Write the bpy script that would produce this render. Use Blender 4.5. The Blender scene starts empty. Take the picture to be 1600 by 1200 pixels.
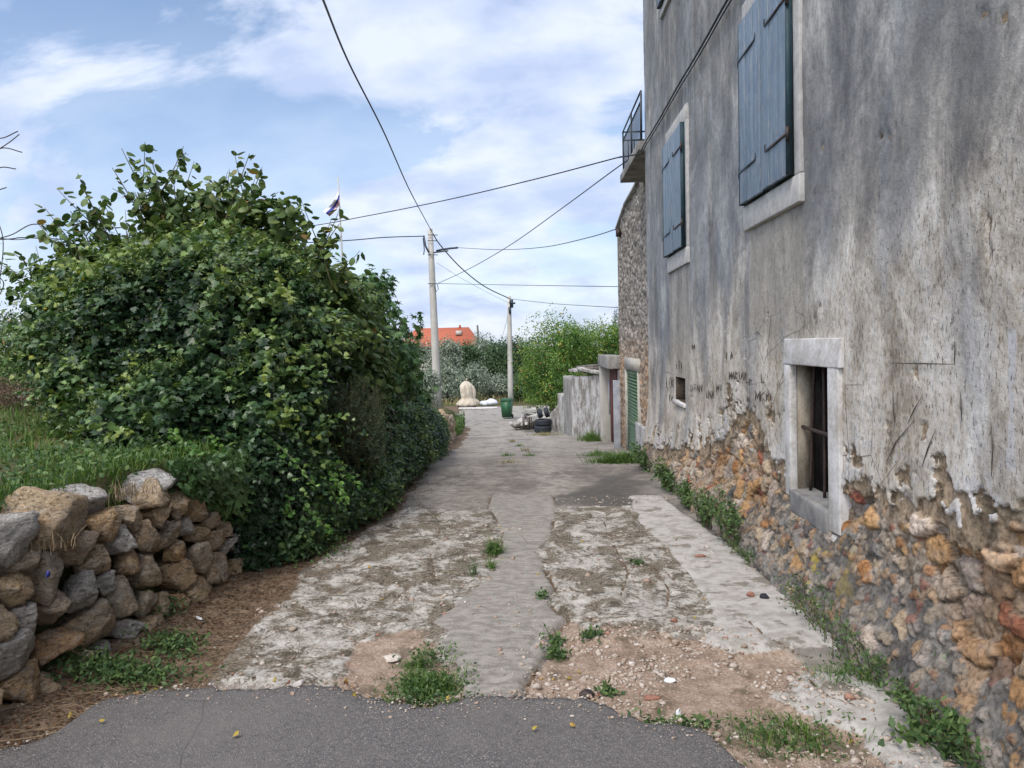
import bpy, math, random
import numpy as np
from mathutils import Vector, Matrix
R = math.radians
S = bpy.context.scene
rng = np.random.default_rng(7)
random.seed(7)

# ------------------------------------------------------------------ camera
F, VX, VY, ROLL, CH = 1180.0, 828.0, 540.0, R(1.3), 1.7
a = np.array([(VX-800)/F, (600-VY)/F, -1.0]); a /= np.linalg.norm(a)
up = np.array([-math.sin(ROLL), math.cos(ROLL), 0.0]); up -= a*up.dot(a); up /= np.linalg.norm(up)
xr = np.cross(a, up)
RW = np.array([xr, a, up])                 # world = RW @ cam
cam = bpy.data.cameras.new('camera'); co = bpy.data.objects.new('camera', cam)
S.collection.objects.link(co); S.camera = co
cam.sensor_width = 36; cam.lens = F/1600*36; cam.clip_start = .05; cam.clip_end = 3000
M4 = Matrix([list(RW[0])+[0], list(RW[1])+[0], list(RW[2])+[CH], [0, 0, 0, 1]])
co.matrix_world = M4

# ------------------------------------------------------------------ sky, sun, exposure
SUN_EL, SUN_AZ = R(56), R(-152)            # azimuth measured from +Y towards +X
w = bpy.data.worlds.new('World'); S.world = w; w.use_nodes = True
nt = w.node_tree; nt.nodes.clear()
def wn(t, **k):
    n = nt.nodes.new(t)
    for q, v in k.items(): setattr(n, q, v)
    return n
sky = wn('ShaderNodeTexSky', sky_type='NISHITA', sun_disc=False, sun_elevation=SUN_EL, sun_rotation=SUN_AZ,
         air_density=1.0, dust_density=1.0, ozone_density=1.6)
tc = wn('ShaderNodeTexCoord'); sep = wn('ShaderNodeSeparateXYZ')
nt.links.new(tc.outputs['Generated'], sep.inputs[0])
mx = wn('ShaderNodeMath', operation='MAXIMUM'); nt.links.new(sep.outputs[2], mx.inputs[0]); mx.inputs[1].default_value = 0.0
ad = wn('ShaderNodeMath', operation='ADD'); nt.links.new(mx.outputs[0], ad.inputs[0]); ad.inputs[1].default_value = .5
dx = wn('ShaderNodeMath', operation='DIVIDE'); nt.links.new(sep.outputs[0], dx.inputs[0]); nt.links.new(ad.outputs[0], dx.inputs[1])
dy = wn('ShaderNodeMath', operation='DIVIDE'); nt.links.new(sep.outputs[1], dy.inputs[0]); nt.links.new(ad.outputs[0], dy.inputs[1])
cb = wn('ShaderNodeCombineXYZ'); nt.links.new(dx.outputs[0], cb.inputs[0]); nt.links.new(dy.outputs[0], cb.inputs[1])
mp = wn('ShaderNodeMapping'); nt.links.new(cb.outputs[0], mp.inputs[0])
mp.inputs['Location'].default_value = (3.1, 1.25, .4); mp.inputs['Rotation'].default_value = (0, 0, R(20)); mp.inputs['Scale'].default_value = (1.0, 1.5, 1)
n1 = wn('ShaderNodeTexNoise'); n1.inputs['Scale'].default_value = 2.3; n1.inputs['Detail'].default_value = 10; n1.inputs['Roughness'].default_value = .56; n1.inputs['Distortion'].default_value = .35
nt.links.new(mp.outputs[0], n1.inputs['Vector'])
rp = wn('ShaderNodeValToRGB'); rp.color_ramp.elements[0].position = .42; rp.color_ramp.elements[1].position = .55
rp.color_ramp.interpolation = 'EASE'
nt.links.new(n1.outputs[0], rp.inputs[0])
# haze veil towards the horizon
hz = wn('ShaderNodeMapRange'); hz.inputs['From Min'].default_value = 0.0; hz.inputs['From Max'].default_value = .42
hz.inputs['To Min'].default_value = .8; hz.inputs['To Max'].default_value = .0
nt.links.new(sep.outputs[2], hz.inputs[0])
cm = wn('ShaderNodeMath', operation='MULTIPLY'); nt.links.new(rp.outputs[0], cm.inputs[0]); cm.inputs[1].default_value = .93
fx = wn('ShaderNodeMath', operation='MAXIMUM'); nt.links.new(cm.outputs[0], fx.inputs[0]); nt.links.new(hz.outputs[0], fx.inputs[1])
n2 = wn('ShaderNodeTexNoise'); n2.inputs['Scale'].default_value = 5; n2.inputs['Detail'].default_value = 6
nt.links.new(mp.outputs[0], n2.inputs['Vector'])
cr = wn('ShaderNodeValToRGB'); cr.color_ramp.elements[0].position = .38; cr.color_ramp.elements[1].position = .6
CLK = 5.6
cr.color_ramp.elements[0].color = (.55*CLK/10, .66*CLK/10, .92*CLK/10, 1); cr.color_ramp.elements[1].color = (.84*CLK/10, .91*CLK/10, 1.08*CLK/10, 1)
nt.links.new(n2.outputs[0], cr.inputs[0])
mul = wn('ShaderNodeVectorMath', operation='SCALE'); mul.inputs['Scale'].default_value = 10.0
nt.links.new(cr.outputs[0], mul.inputs[0])
mixc = wn('ShaderNodeMix', data_type='RGBA'); nt.links.new(fx.outputs[0], mixc.inputs['Factor'])
nt.links.new(sky.outputs[0], mixc.inputs['A']); nt.links.new(mul.outputs[0], mixc.inputs['B'])
# added warm glow in the unseen sky round the sun, lifts the foreground
dt = wn('ShaderNodeVectorMath', operation='DOT_PRODUCT'); nt.links.new(tc.outputs['Generated'], dt.inputs[0])
dt.inputs[1].default_value = (math.sin(SUN_AZ)*math.cos(SUN_EL), math.cos(SUN_AZ)*math.cos(SUN_EL), math.sin(SUN_EL))
gl = wn('ShaderNodeMapRange'); gl.interpolation_type = 'SMOOTHSTEP'; nt.links.new(dt.outputs['Value'], gl.inputs[0])
gl.inputs['From Min'].default_value = .30; gl.inputs['From Max'].default_value = 1.0; gl.inputs['To Min'].default_value = 1.0; gl.inputs['To Max'].default_value = 2.8
wt = wn('ShaderNodeMix', data_type='RGBA', blend_type='MULTIPLY'); gw = wn('ShaderNodeMapRange'); nt.links.new(dt.outputs['Value'], gw.inputs[0]); gw.inputs['From Min'].default_value = .25; gw.inputs['From Max'].default_value = .75
nt.links.new(gw.outputs[0], wt.inputs['Factor']); nt.links.new(mixc.outputs['Result'], wt.inputs['A']); wt.inputs['B'].default_value = (1.12, 1.0, .85, 1)
gs = wn('ShaderNodeVectorMath', operation='SCALE'); nt.links.new(wt.outputs['Result'], gs.inputs[0]); nt.links.new(gl.outputs[0], gs.inputs['Scale'])
bg = wn('ShaderNodeBackground'); bg.inputs[1].default_value = .13; nt.links.new(gs.outputs[0], bg.inputs[0])
ow = wn('ShaderNodeOutputWorld'); nt.links.new(bg.outputs[0], ow.inputs[0])
sl = bpy.data.lights.new('sun', 'SUN'); sl.energy = 1.5; sl.angle = R(16); sl.color = (1, .95, .88)
so = bpy.data.objects.new('sun', sl); S.collection.objects.link(so)
sd = Vector((math.sin(SUN_AZ)*math.cos(SUN_EL), math.cos(SUN_AZ)*math.cos(SUN_EL), math.sin(SUN_EL)))
so.rotation_euler = sd.to_track_quat('Z', 'Y').to_euler()
S.view_settings.view_transform = 'Standard'; S.view_settings.look = 'None'; S.view_settings.gamma = 1
S.view_settings.exposure = 0.55

# ------------------------------------------------------------------ measuring helpers (photo pixel -> place)
def ray(px, py):
    d = RW @ np.array([(px-800)/F, (600-py)/F, -1.0]); return d
def U(px, py, y):                           # point at distance y along the lane
    d = ray(px, py); t = y/d[1]; return np.array([d[0]*t, y, CH+d[2]*t])
def UX(px, py, x):                          # point on the plane X = x
    d = ray(px, py); t = x/d[0]; return np.array([x, d[1]*t, CH+d[2]*t])
PY = [-20, 0, 5, 8, 11.5, 14, 17.6, 24, 30, 36, 42, 50, 400]
PZ = [0, 0, -.03, -.1, -.2, -.42, -.83, -1.3, -1.75, -1.95, -1.97, -2.0, -2.2]
def prof(y): return np.interp(y, PY, PZ)
def UG(px, py, off=0):                      # point on the lane surface
    d = ray(px, py); lo, hi = 1.0, 200.0
    for _ in range(50):
        m = (lo+hi)/2; t = m/d[1]
        if CH+d[2]*t > prof(m)+off: lo = m
        else: hi = m
    t = lo/d[1]; return np.array([d[0]*t, lo, prof(lo)+off])

# ------------------------------------------------------------------ noise
_perm = np.random.default_rng(3).permutation(4096)
def _h(ix, iy, iz): return _perm[(_perm[(_perm[ix & 4095]+iy) & 4095]+iz) & 4095]
def noise3(x, y, z):
    x, y, z = np.broadcast_arrays(np.asarray(x, float), np.asarray(y, float), np.asarray(z, float))
    xi, yi, zi = np.floor(x).astype(int), np.floor(y).astype(int), np.floor(z).astype(int)
    fx, fy, fz = x-xi, y-yi, z-zi
    u, v, w_ = [t*t*t*(t*(t*6-15)+10) for t in (fx, fy, fz)]
    def c(i, j, k): return _h(xi+i, yi+j, zi+k)/4095.0*2-1
    def l(a_, b_, t): return a_+(b_-a_)*t
    return l(l(l(c(0,0,0), c(1,0,0), u), l(c(0,1,0), c(1,1,0), u), v), l(l(c(0,0,1), c(1,0,1), u), l(c(0,1,1), c(1,1,1), u), v), w_)
def fbm(x, y, z=0, s=1, o=4, rough=.5):
    r_ = 0; amp = 1; tot = 0
    for i in range(o):
        r_ = r_+amp*noise3(np.asarray(x)*s+i*17.3, np.asarray(y)*s+i*5.1, np.asarray(z)*s+i*9.7); tot += amp; amp *= rough; s *= 2
    return r_/tot
def sst(a_, b_, x): t = np.clip((x-a_)/(b_-a_), 0, 1); return t*t*(3-2*t)
def sdf(poly, X, Y):                        # positive inside
    P = np.asarray(poly, float); n = len(P); D = np.full(X.shape, 1e9); ins = np.zeros(X.shape, bool)
    for i in range(n):
        a_, b_ = P[i], P[(i+1) % n]; e = b_-a_; wx, wy = X-a_[0], Y-a_[1]
        t = np.clip((wx*e[0]+wy*e[1])/max(e@e, 1e-12), 0, 1)
        D = np.minimum(D, np.hypot(wx-e[0]*t, wy-e[1]*t))
        c = (a_[1] > Y) != (b_[1] > Y)
        with np.errstate(divide='ignore', invalid='ignore'):
            xx = (b_[0]-a_[0])*(Y-a_[1])/(b_[1]-a_[1])+a_[0]
        ins ^= c & (X < xx)
    return np.where(ins, D, -D)

# ------------------------------------------------------------------ mesh helpers
def link(o, parent=None):
    S.collection.objects.link(o)
    if parent is not None: o.parent = parent
    return o
def tag(o, label=None, cat=None, group=None, kind=None):
    if label: o['label'] = label
    if cat: o['category'] = cat
    if group: o['group'] = group
    if kind: o['kind'] = kind
    return o
def thing(name, label, cat, loc=(0, 0, 0), group=None, rz=0):
    o = bpy.data.objects.new(name, None); o.empty_display_size = .1; link(o)
    o.location = [float(v) for v in loc]; o.rotation_euler = (0, 0, rz)
    return tag(o, label, cat, group)
def meshnp(name, V, Fs, mat, parent=None, attrs=None, smooth=False, world=True):
    """V (n,3); Fs list of int arrays (m,k). World coordinates are shifted to the parent's origin."""
    V = np.asarray(V, float).reshape(-1, 3)
    if parent is not None and world:
        V = V-np.array(parent_origin(parent))
    if not isinstance(Fs, (list, tuple)): Fs = [Fs]
    Fs = [np.asarray(f, np.int32) for f in Fs if len(f)]
    me = bpy.data.meshes.new(name); me.vertices.add(len(V)); me.vertices.foreach_set('co', V.astype(np.float32).ravel())
    tot = sum(f.size for f in Fs); nf = sum(len(f) for f in Fs)
    me.loops.add(tot); me.polygons.add(nf)
    me.loops.foreach_set('vertex_index', np.concatenate([f.ravel() for f in Fs]))
    sizes = np.concatenate([np.full(len(f), f.shape[1]) for f in Fs])
    me.polygons.foreach_set('loop_start', np.concatenate([[0], np.cumsum(sizes)[:-1]]).astype(np.int32))
    me.update(calc_edges=True)
    if smooth: me.polygons.foreach_set('use_smooth', np.ones(nf, bool))
    for k, v in (attrs or {}).items():
        v = np.asarray(v, np.float32)
        if v.ndim == 1:
            at = me.attributes.new(k, 'FLOAT', 'POINT'); at.data.foreach_set('value', v)
        else:
            if v.shape[1] == 3: v = np.c_[v, np.ones(len(v), np.float32)]
            at = me.attributes.new(k, 'FLOAT_COLOR', 'POINT'); at.data.foreach_set('color', v.ravel())
    if mat: me.materials.append(mat)
    return link(bpy.data.objects.new(name, me), parent)
def parent_origin(p):
    o = np.zeros(3)
    while p is not None:
        o = o+np.array(p.location); p = p.parent
    return o
def grid(xs, ys):
    X, Y = np.meshgrid(xs, ys, indexing='ij'); n, m = X.shape
    i = np.arange(n*m).reshape(n, m)
    f = np.stack([i[:-1, :-1], i[1:, :-1], i[1:, 1:], i[:-1, 1:]], -1).reshape(-1, 4)
    return X, Y, f
class MB:                                   # collects boxes, tubes
    def __init__(s): s.v = []; s.q = []; s.t = []; s.n = 0; s.g = []
    def add(s, V, quads=(), tris=()):
        V = np.asarray(V, float); s.v.append(V)
        if len(quads): s.q.append(np.asarray(quads)+s.n)
        if len(tris): s.t.append(np.asarray(tris)+s.n)
        s.n += len(V)
    def box(s, lo, hi, M=None, bev=0, jit=0):
        lo = np.array(lo, float); hi = np.array(hi, float)
        if bev <= 0:
            c = np.array([[x, y, z] for x in (0, 1) for y in (0, 1) for z in (0, 1)], float)
            V = lo+(hi-lo)*c; q = [[0,1,3,2],[4,6,7,5],[0,4,5,1],[2,3,7,6],[0,2,6,4],[1,5,7,3]]
            if jit: V = V+rng.uniform(-jit, jit, V.shape)
            if M is not None: V = V@np.array(M)[:3, :3].T+np.array(M)[:3, 3]
            s.add(V, q); return
        import bmesh
        bm = bmesh.new(); bmesh.ops.create_cube(bm, size=1)
        for v in bm.verts: v.co = Vector([(lo[i]+hi[i])/2+v.co[i]*(hi[i]-lo[i]) for i in range(3)])
        bmesh.ops.bevel(bm, geom=bm.edges[:], offset=bev, segments=2, affect='EDGES', profile=.6)
        bm.verts.index_update()
        V = np.array([v.co[:] for v in bm.verts]); q = [[v.index for v in f.verts] for f in bm.faces if len(f.verts) == 4]
        t = [[v.index for v in f.verts] for f in bm.faces if len(f.verts) == 3]; bm.free()
        if jit: V = V+np.stack([fbm(V[:, 0], V[:, 1], V[:, 2]+k*7, 6, 2) for k in range(3)], 1)*jit
        if M is not None: V = V@np.array(M)[:3, :3].T+np.array(M)[:3, 3]
        s.add(V, q, t)
    def tube(s, pts, r, sides=6, cap=True):
        P = np.asarray(pts, float); n = len(P); r = np.broadcast_to(np.asarray(r, float), (n,))
        T = np.gradient(P, axis=0); T /= np.linalg.norm(T, axis=1)[:, None]+1e-12
        ref = np.array([0, 0, 1.0]) if abs(T[0][2]) < .9 else np.array([1.0, 0, 0])
        A = np.cross(T, ref); A /= np.linalg.norm(A, axis=1)[:, None]+1e-12; B = np.cross(T, A)
        an = np.linspace(0, 2*math.pi, sides, endpoint=False)
        V = P[:, None]+r[:, None, None]*(np.cos(an)[None, :, None]*A[:, None]+np.sin(an)[None, :, None]*B[:, None])
        i = np.arange(n*sides).reshape(n, sides); j = np.roll(i, -1, 1)
        q = np.stack([i[:-1], j[:-1], j[1:], i[1:]], -1).reshape(-1, 4)
        V = V.reshape(-1, 3); t = []
        if cap:
            V = np.r_[V, P[:1], P[-1:]]; c0, c1 = n*sides, n*sides+1
            t = [[c0, j[0][k], i[0][k]] for k in range(sides)]+[[c1, i[-1][k], j[-1][k]] for k in range(sides)]
        s.add(V, q, t)
    def lathe(s, prof_, c, sides=24, squash=1.0):
        P = np.asarray(prof_, float); n = len(P); an = np.linspace(0, 2*math.pi, sides, endpoint=False)
        V = np.stack([c[0]+P[:, 0:1]*np.cos(an), c[1]+P[:, 0:1]*np.sin(an)*squash, c[2]+P[:, 1:2]+0*an], -1).reshape(-1, 3)
        i = np.arange(n*sides).reshape(n, sides); j = np.roll(i, -1, 1)
        s.add(V, np.stack([i[:-1], j[:-1], j[1:], i[1:]], -1).reshape(-1, 4))
    def build(s, name, mat, parent=None, smooth=False, attrs=None, world=True):
        V = np.concatenate(s.v); Fs = []
        if s.q: Fs.append(np.concatenate(s.q))
        if s.t: Fs.append(np.concatenate(s.t))
        return meshnp(name, V, Fs, mat, parent, attrs, smooth, world)

# ------------------------------------------------------------------ materials
class NT:
    def __init__(s, name, rough=.8, spec=.3):
        s.m = bpy.data.materials.new(name); s.m.use_nodes = True; s.t = s.m.node_tree
        s.b = s.t.nodes['Principled BSDF']; s.b.inputs['Roughness'].default_value = rough
        s.b.inputs['Specular IOR Level'].default_value = spec; s._p = None
    def n(s, t, **k):
        nn = s.t.nodes.new(t)
        for q, v in k.items(): setattr(nn, q, v)
        return nn
    def L(s, a_, b_): s.t.links.new(a_, b_)
    def setv(s, i, v):
        if isinstance(v, bpy.types.NodeSocket): s.L(v, i)
        elif isinstance(v, (tuple, list)) and len(v) == 3 and i.type == 'RGBA': i.default_value = (*v, 1)
        else: i.default_value = v
    def pos(s):
        if s._p is None: s._p = s.n('ShaderNodeNewGeometry').outputs['Position']
        return s._p
    def obj(s): return s.n('ShaderNodeTexCoord').outputs['Object']
    def map(s, sc=(1, 1, 1), v=None, loc=(0, 0, 0)):
        m = s.n('ShaderNodeMapping'); m.inputs['Scale'].default_value = sc; m.inputs['Location'].default_value = loc
        s.L(v if v is not None else s.pos(), m.inputs[0]); return m.outputs[0]
    def noise(s, sc, det=4, rough=.55, v=None, dist=0):
        n_ = s.n('ShaderNodeTexNoise'); n_.inputs['Scale'].default_value = sc; n_.inputs['Detail'].default_value = det
        n_.inputs['Roughness'].default_value = rough; n_.inputs['Distortion'].default_value = dist
        s.L(v if v is not None else s.pos(), n_.inputs['Vector']); return n_.outputs[0]
    def vor(s, sc, v=None, feature='F1', out=0):
        n_ = s.n('ShaderNodeTexVoronoi', feature=feature); n_.inputs['Scale'].default_value = sc
        s.L(v if v is not None else s.pos(), n_.inputs['Vector']); return n_.outputs[out]
    def math(s, op, a_, b_=None, clamp=False):
        m = s.n('ShaderNodeMath', operation=op); m.use_clamp = clamp; s.setv(m.inputs[0], a_)
        if b_ is not None: s.setv(m.inputs[1], b_)
        return m.outputs[0]
    def rng(s, v, a_, b_, c=0, d=1, smooth=True):
        m = s.n('ShaderNodeMapRange'); m.interpolation_type = 'SMOOTHSTEP' if smooth else 'LINEAR'
        s.setv(m.inputs[0], v); m.inputs[1].default_value = a_; m.inputs[2].default_value = b_; m.inputs[3].default_value = c; m.inputs[4].default_value = d
        return m.outputs[0]
    def ramp(s, v, stops):
        r_ = s.n('ShaderNodeValToRGB'); e = r_.color_ramp.elements
        while len(e) < len(stops): e.new(.5)
        for q, (p, c) in zip(e, stops): q.position = p; q.color = (*c, 1)
        s.L(v, r_.inputs[0]); return r_.outputs[0]
    def mix(s, f, a_, b_, mode='MIX'):
        m = s.n('ShaderNodeMix', data_type='RGBA', blend_type=mode); s.setv(m.inputs['Factor'], f)
        s.setv(m.inputs['A'], a_); s.setv(m.inputs['B'], b_); return m.outputs['Result']
    def attr(s, name, out='Fac'):
        n_ = s.n('ShaderNodeAttribute'); n_.attribute_name = name; return n_.outputs[out]
    def attrs(s, name):
        sp = s.n('ShaderNodeSeparateColor'); s.L(s.attr(name, 'Color'), sp.inputs[0]); return sp.outputs
    def bump(s, h, st=.5, dist=.01, prev=None):
        b = s.n('ShaderNodeBump'); b.inputs['Strength'].default_value = st; b.inputs['Distance'].default_value = dist
        s.L(h, b.inputs['Height'])
        if prev is not None: s.L(prev, b.inputs['Normal'])
        return b.outputs[0]
    def out(s, col, normal=None, rough=None):
        s.setv(s.b.inputs['Base Color'], col)
        if normal is not None: s.L(normal, s.b.inputs['Normal'])
        if rough is not None: s.setv(s.b.inputs['Roughness'], rough)
        return s.m

def m_simple(name, c1, c2, sc=6, rough=.8, spec=.3, bump=.3, bd=.004, metal=0, stretch=(1, 1, 1)):
    m = NT(name, rough, spec); v = m.map(stretch)
    n_ = m.noise(sc, 6, .6, v); n3 = m.noise(sc*9, 3, .6, v)
    f = m.math('ADD', m.math('MULTIPLY', n_, .7), m.math('MULTIPLY', n3, .3))
    m.b.inputs['Metallic'].default_value = metal
    return m.out(m.mix(m.rng(f, .35, .65), c1, c2), m.bump(f, bump, bd))

def m_leaf(name, stops, rough=.45, spec=.4, trans=.25, tint=(.5, .7, .12)):
    m = NT(name, rough, spec); v = m.attr('var')
    c = m.ramp(v, stops)
    c = m.mix(m.rng(m.noise(60, 2), .35, .7, 0, .35), c, m.mix(.5, c, (.02, .03, .01)))
    m.out(c)
    tr = m.n('ShaderNodeBsdfTranslucent'); m.L(m.mix(.5, c, m.mix(1, c, tint, 'MULTIPLY')), tr.inputs[0])
    ms = m.n('ShaderNodeMixShader'); ms.inputs[0].default_value = trans
    m.L(m.b.outputs[0], ms.inputs[1]); m.L(tr.outputs[0], ms.inputs[2])
    o = m.t.nodes['Material Output']; m.L(ms.outputs[0], o.inputs['Surface']); return m.m

# plaster and rubble of the big house
def m_wall():
    m = NT('old_plaster', .9, .15); P = m.pos()
    stone = m.attr('stone', 'Color'); mk = m.attrs('mk'); plast, warm, white = mk[0], mk[1], mk[2]
    mk2 = m.attrs('mk2'); drip, patch, band = mk2[0], mk2[1], mk2[2]
    big = m.noise(.9, 4, .6, m.map((1, 1, .55)))
    st = m.noise(3.2, 5, .65, m.map((1, 1, .16)), .3)
    fine = m.noise(26, 6, .7, m.map((1, 1, .6))); vf = m.noise(120, 3, .7)
    blot = m.noise(2.4, 9, .72, m.map((1, 1, .65), loc=(1, 2, 7)), .5)
    gm = m.math('ADD', m.math('MULTIPLY', st, .26), m.math('MULTIPLY', blot, .74))
    grey = m.ramp(gm, [(.38, (.125, .127, .132)), (.47, (.215, .215, .215)), (.54, (.305, .30, .292)), (.64, (.45, .44, .42))])
    grey = m.mix(m.rng(big, .42, .6, 0, .45), grey, (.21, .205, .195))
    beige = m.ramp(m.math('ADD', m.math('MULTIPLY', gm, .6), m.math('MULTIPLY', fine, .4)), [(.40, (.20, .165, .125)), (.46, (.37, .325, .26)), (.515, (.53, .485, .425)), (.58, (.70, .67, .62))])
    wf = m.rng(m.math('ADD', warm, m.math('MULTIPLY', m.math('SUBTRACT', blot, .5), 1.6)), .0, 1.0)
    c = m.mix(wf, grey, beige)
    blue = m.rng(m.math('ADD', m.math('MULTIPLY', m.noise(1.7, 3, .5, m.map((1, 1, .35), loc=(0, 4.3, 2))), 1.0), m.math('MULTIPLY', band, .15)), .50, .66, 0, .5)
    c = m.mix(blue, c, m.ramp(gm, [(.42, (.17, .19, .225)), (.6, (.32, .34, .37))]))
    c = m.mix(m.math('MULTIPLY', patch, .8), c, m.ramp(st, [(.35, (.26, .24, .21)), (.6, (.40, .37, .32))]))
    c = m.mix(m.math('MULTIPLY', drip, .75), c, (.11, .11, .115))
    wn_ = m.rng(m.math('ADD', white, m.math('MULTIPLY', m.math('SUBTRACT', fine, .5), .9)), .45, .6)
    c = m.mix(wn_, c, m.mix(m.rng(fine, .4, .7), (.46, .45, .45), (.56, .55, .54)))
    # flaked, pitted skin
    c = m.mix(m.rng(fine, .50, .64, 0, .7), c, m.mix(.6, c, (.12, .11, .10)))
    c = m.mix(m.rng(m.noise(7, 6, .75, m.map((1, 1, .7), loc=(3, 1, 5))), .50, .62, 0, .55), c, m.mix(.6, c, m.mix(warm, (.12, .125, .13), (.27, .225, .165))))
    pit = m.noise(60, 5, .65, m.map((1, 1, .42)))
    lowz = m.rng(warm, .25, .7)
    pf = m.math('MULTIPLY', m.rng(pit, .58, .63), m.math('ADD', m.math('MULTIPLY', lowz, .9), .08), True)
    c = m.mix(m.math('MULTIPLY', pf, .75), c, (.09, .08, .07))
    crk = m.vor(2.6, m.map((1, 1, 1), m.mix(.06, P, m.n('ShaderNodeTexNoise').outputs[1])), 'DISTANCE_TO_EDGE')
    cf = m.math('MULTIPLY', m.rng(crk, .0, .012, 1, 0), m.rng(m.noise(.7, 2), .5, .6), True)
    c = m.mix(m.math('MULTIPLY', cf, m.math('MULTIPLY', lowz, .8)), c, (.07, .06, .05))
    # exposed masonry
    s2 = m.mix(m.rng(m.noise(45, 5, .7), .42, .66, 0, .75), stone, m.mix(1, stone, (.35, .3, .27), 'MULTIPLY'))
    s2 = m.mix(m.rng(m.noise(11, 4), .5, .7, 0, .45), s2, m.mix(.5, s2, (.42, .38, .32)))
    lich = m.math('MULTIPLY', m.rng(m.noise(5, 5, .7), .55, .66), m.attr('lichen'), True)
    s2 = m.mix(lich, s2, (.30, .23, .05))
    pl = m.rng(m.math('ADD', plast, m.math('MULTIPLY', m.math('SUBTRACT', m.noise(35, 4), .5), .5)), .42, .56)
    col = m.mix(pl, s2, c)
    h = m.math('ADD', m.math('MULTIPLY', fine, .6), m.math('MULTIPLY', vf, .4))
    b1 = m.bump(h, .5, .012); b2 = m.bump(m.math('SUBTRACT', 1.0, pf), .5, .01, b1)
    b3 = m.bump(m.math('ADD', m.noise(14, 6, .7), m.math('MULTIPLY', blot, .5)), .5, .02, b2)
    return m.out(col, b3)

def m_lane():
    m = NT('lane_surface', .9, .2)
    mk = m.attrs('mk'); conc, dirt, rub = mk[0], mk[1], mk[2]
    mk2 = m.attrs('mk2'); strip, apron, dark = mk2[0], mk2[1], mk2[2]
    n1_ = m.noise(1.6, 5, .6); n2_ = m.noise(9, 6, .65); n3_ = m.noise(55, 5, .7); sp = m.vor(95)
    jit = m.math('MULTIPLY', m.math('SUBTRACT', n3_, .5), .5)
    def th(a_, lo=.42, hi=.58): return m.rng(m.math('ADD', a_, jit), lo, hi)
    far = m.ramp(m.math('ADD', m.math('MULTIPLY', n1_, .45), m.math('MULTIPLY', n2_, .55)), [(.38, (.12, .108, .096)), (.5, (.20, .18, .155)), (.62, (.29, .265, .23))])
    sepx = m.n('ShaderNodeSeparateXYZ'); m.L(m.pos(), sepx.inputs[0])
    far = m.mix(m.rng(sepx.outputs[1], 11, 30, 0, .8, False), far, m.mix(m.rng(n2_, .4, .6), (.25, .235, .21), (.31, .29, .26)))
    tr = m.math('ADD', sepx.outputs[0], m.math('MULTIPLY', m.noise(.25, 2), .8)); tw = m.math('ABSOLUTE', m.math('SUBTRACT', m.math('ABSOLUTE', m.math('ADD', tr, .05)), .72))
    far = m.mix(m.math('MULTIPLY', m.rng(tw, .12, .34, .45, 0), m.rng(n2_, .35, .6)), far, (.36, .335, .295))
    far = m.mix(m.rng(m.noise(1.1, 9, .75, m.map((1, .6, 1), loc=(5, 2, 0))), .50, .60, 0, .6), far, (.10, .09, .078))
    far = m.mix(m.math('MULTIPLY', th(dark, .3, .7), .75), far, (.07, .065, .06))
    cc = m.ramp(m.math('ADD', m.math('MULTIPLY', n2_, .6), m.math('MULTIPLY', n3_, .4)), [(.42, (.14, .12, .095)), (.48, (.30, .28, .245)), (.60, (.48, .46, .42))])
    stain = m.rng(m.noise(2.6, 10, .78, m.map((1, .8, 1)), .6), .485, .52)
    cc = m.mix(m.math('MULTIPLY', stain, .85), cc, m.mix(m.rng(n3_, .4, .6), (.060, .046, .030), (.19, .155, .11)))
    cc = m.mix(m.rng(m.noise(7, 10, .8, m.map((1, .8, 1), loc=(2, 5, 0)), .8), .535, .57, 0, .8), cc, (.055, .047, .032))
    dc = m.mix(m.rng(n3_, .4, .62), (.055, .038, .024), (.17, .12, .08)); dc = m.mix(m.rng(n2_, .5, .65), dc, (.20, .145, .10))
    rc = m.ramp(m.math('ADD', m.math('MULTIPLY', n2_, .5), m.math('MULTIPLY', n3_, .5)), [(.38, (.17, .125, .09)), (.5, (.27, .20, .15)), (.64, (.40, .33, .27))])
    rc = m.mix(m.rng(m.vor(38), .1, .32, .5, 0), rc, (.50, .42, .35))
    rc = m.mix(m.rng(m.noise(4, 5, .7), .52, .62, 0, .8), rc, (.105, .085, .06))
    sc_ = m.mix(m.rng(m.noise(12, 6, .7, m.map((.8, 1.5, 1))), .38, .62), (.19, .175, .155), (.30, .28, .25))
    sc_ = m.mix(m.rng(sp, .15, .4, .5, 0), sc_, (.34, .30, .26))
    ap = m.mix(m.rng(n2_, .35, .6), (.30, .28, .25), (.42, .40, .37)); ap = m.mix(m.rng(m.noise(3.5, 6, .7), .54, .62, 0, .7), ap, (.12, .10, .07))
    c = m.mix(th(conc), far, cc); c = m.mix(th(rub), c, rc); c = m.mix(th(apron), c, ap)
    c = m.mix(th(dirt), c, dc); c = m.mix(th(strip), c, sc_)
    crk = m.vor(1.3, m.mix(.35, m.pos(), m.n('ShaderNodeTexNoise').outputs[1]), 'DISTANCE_TO_EDGE')
    cf = m.rng(crk, 0, .009, 1, 0)
    c = m.mix(m.math('MULTIPLY', cf, m.math('MULTIPLY', th(conc), m.rng(n1_, .48, .6, 0, .5))), c, (.05, .04, .03))
    h = m.math('ADD', m.math('MULTIPLY', n3_, .6), m.math('MULTIPLY', n2_, .8))
    return m.out(c, m.bump(h, .8, .018))

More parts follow.
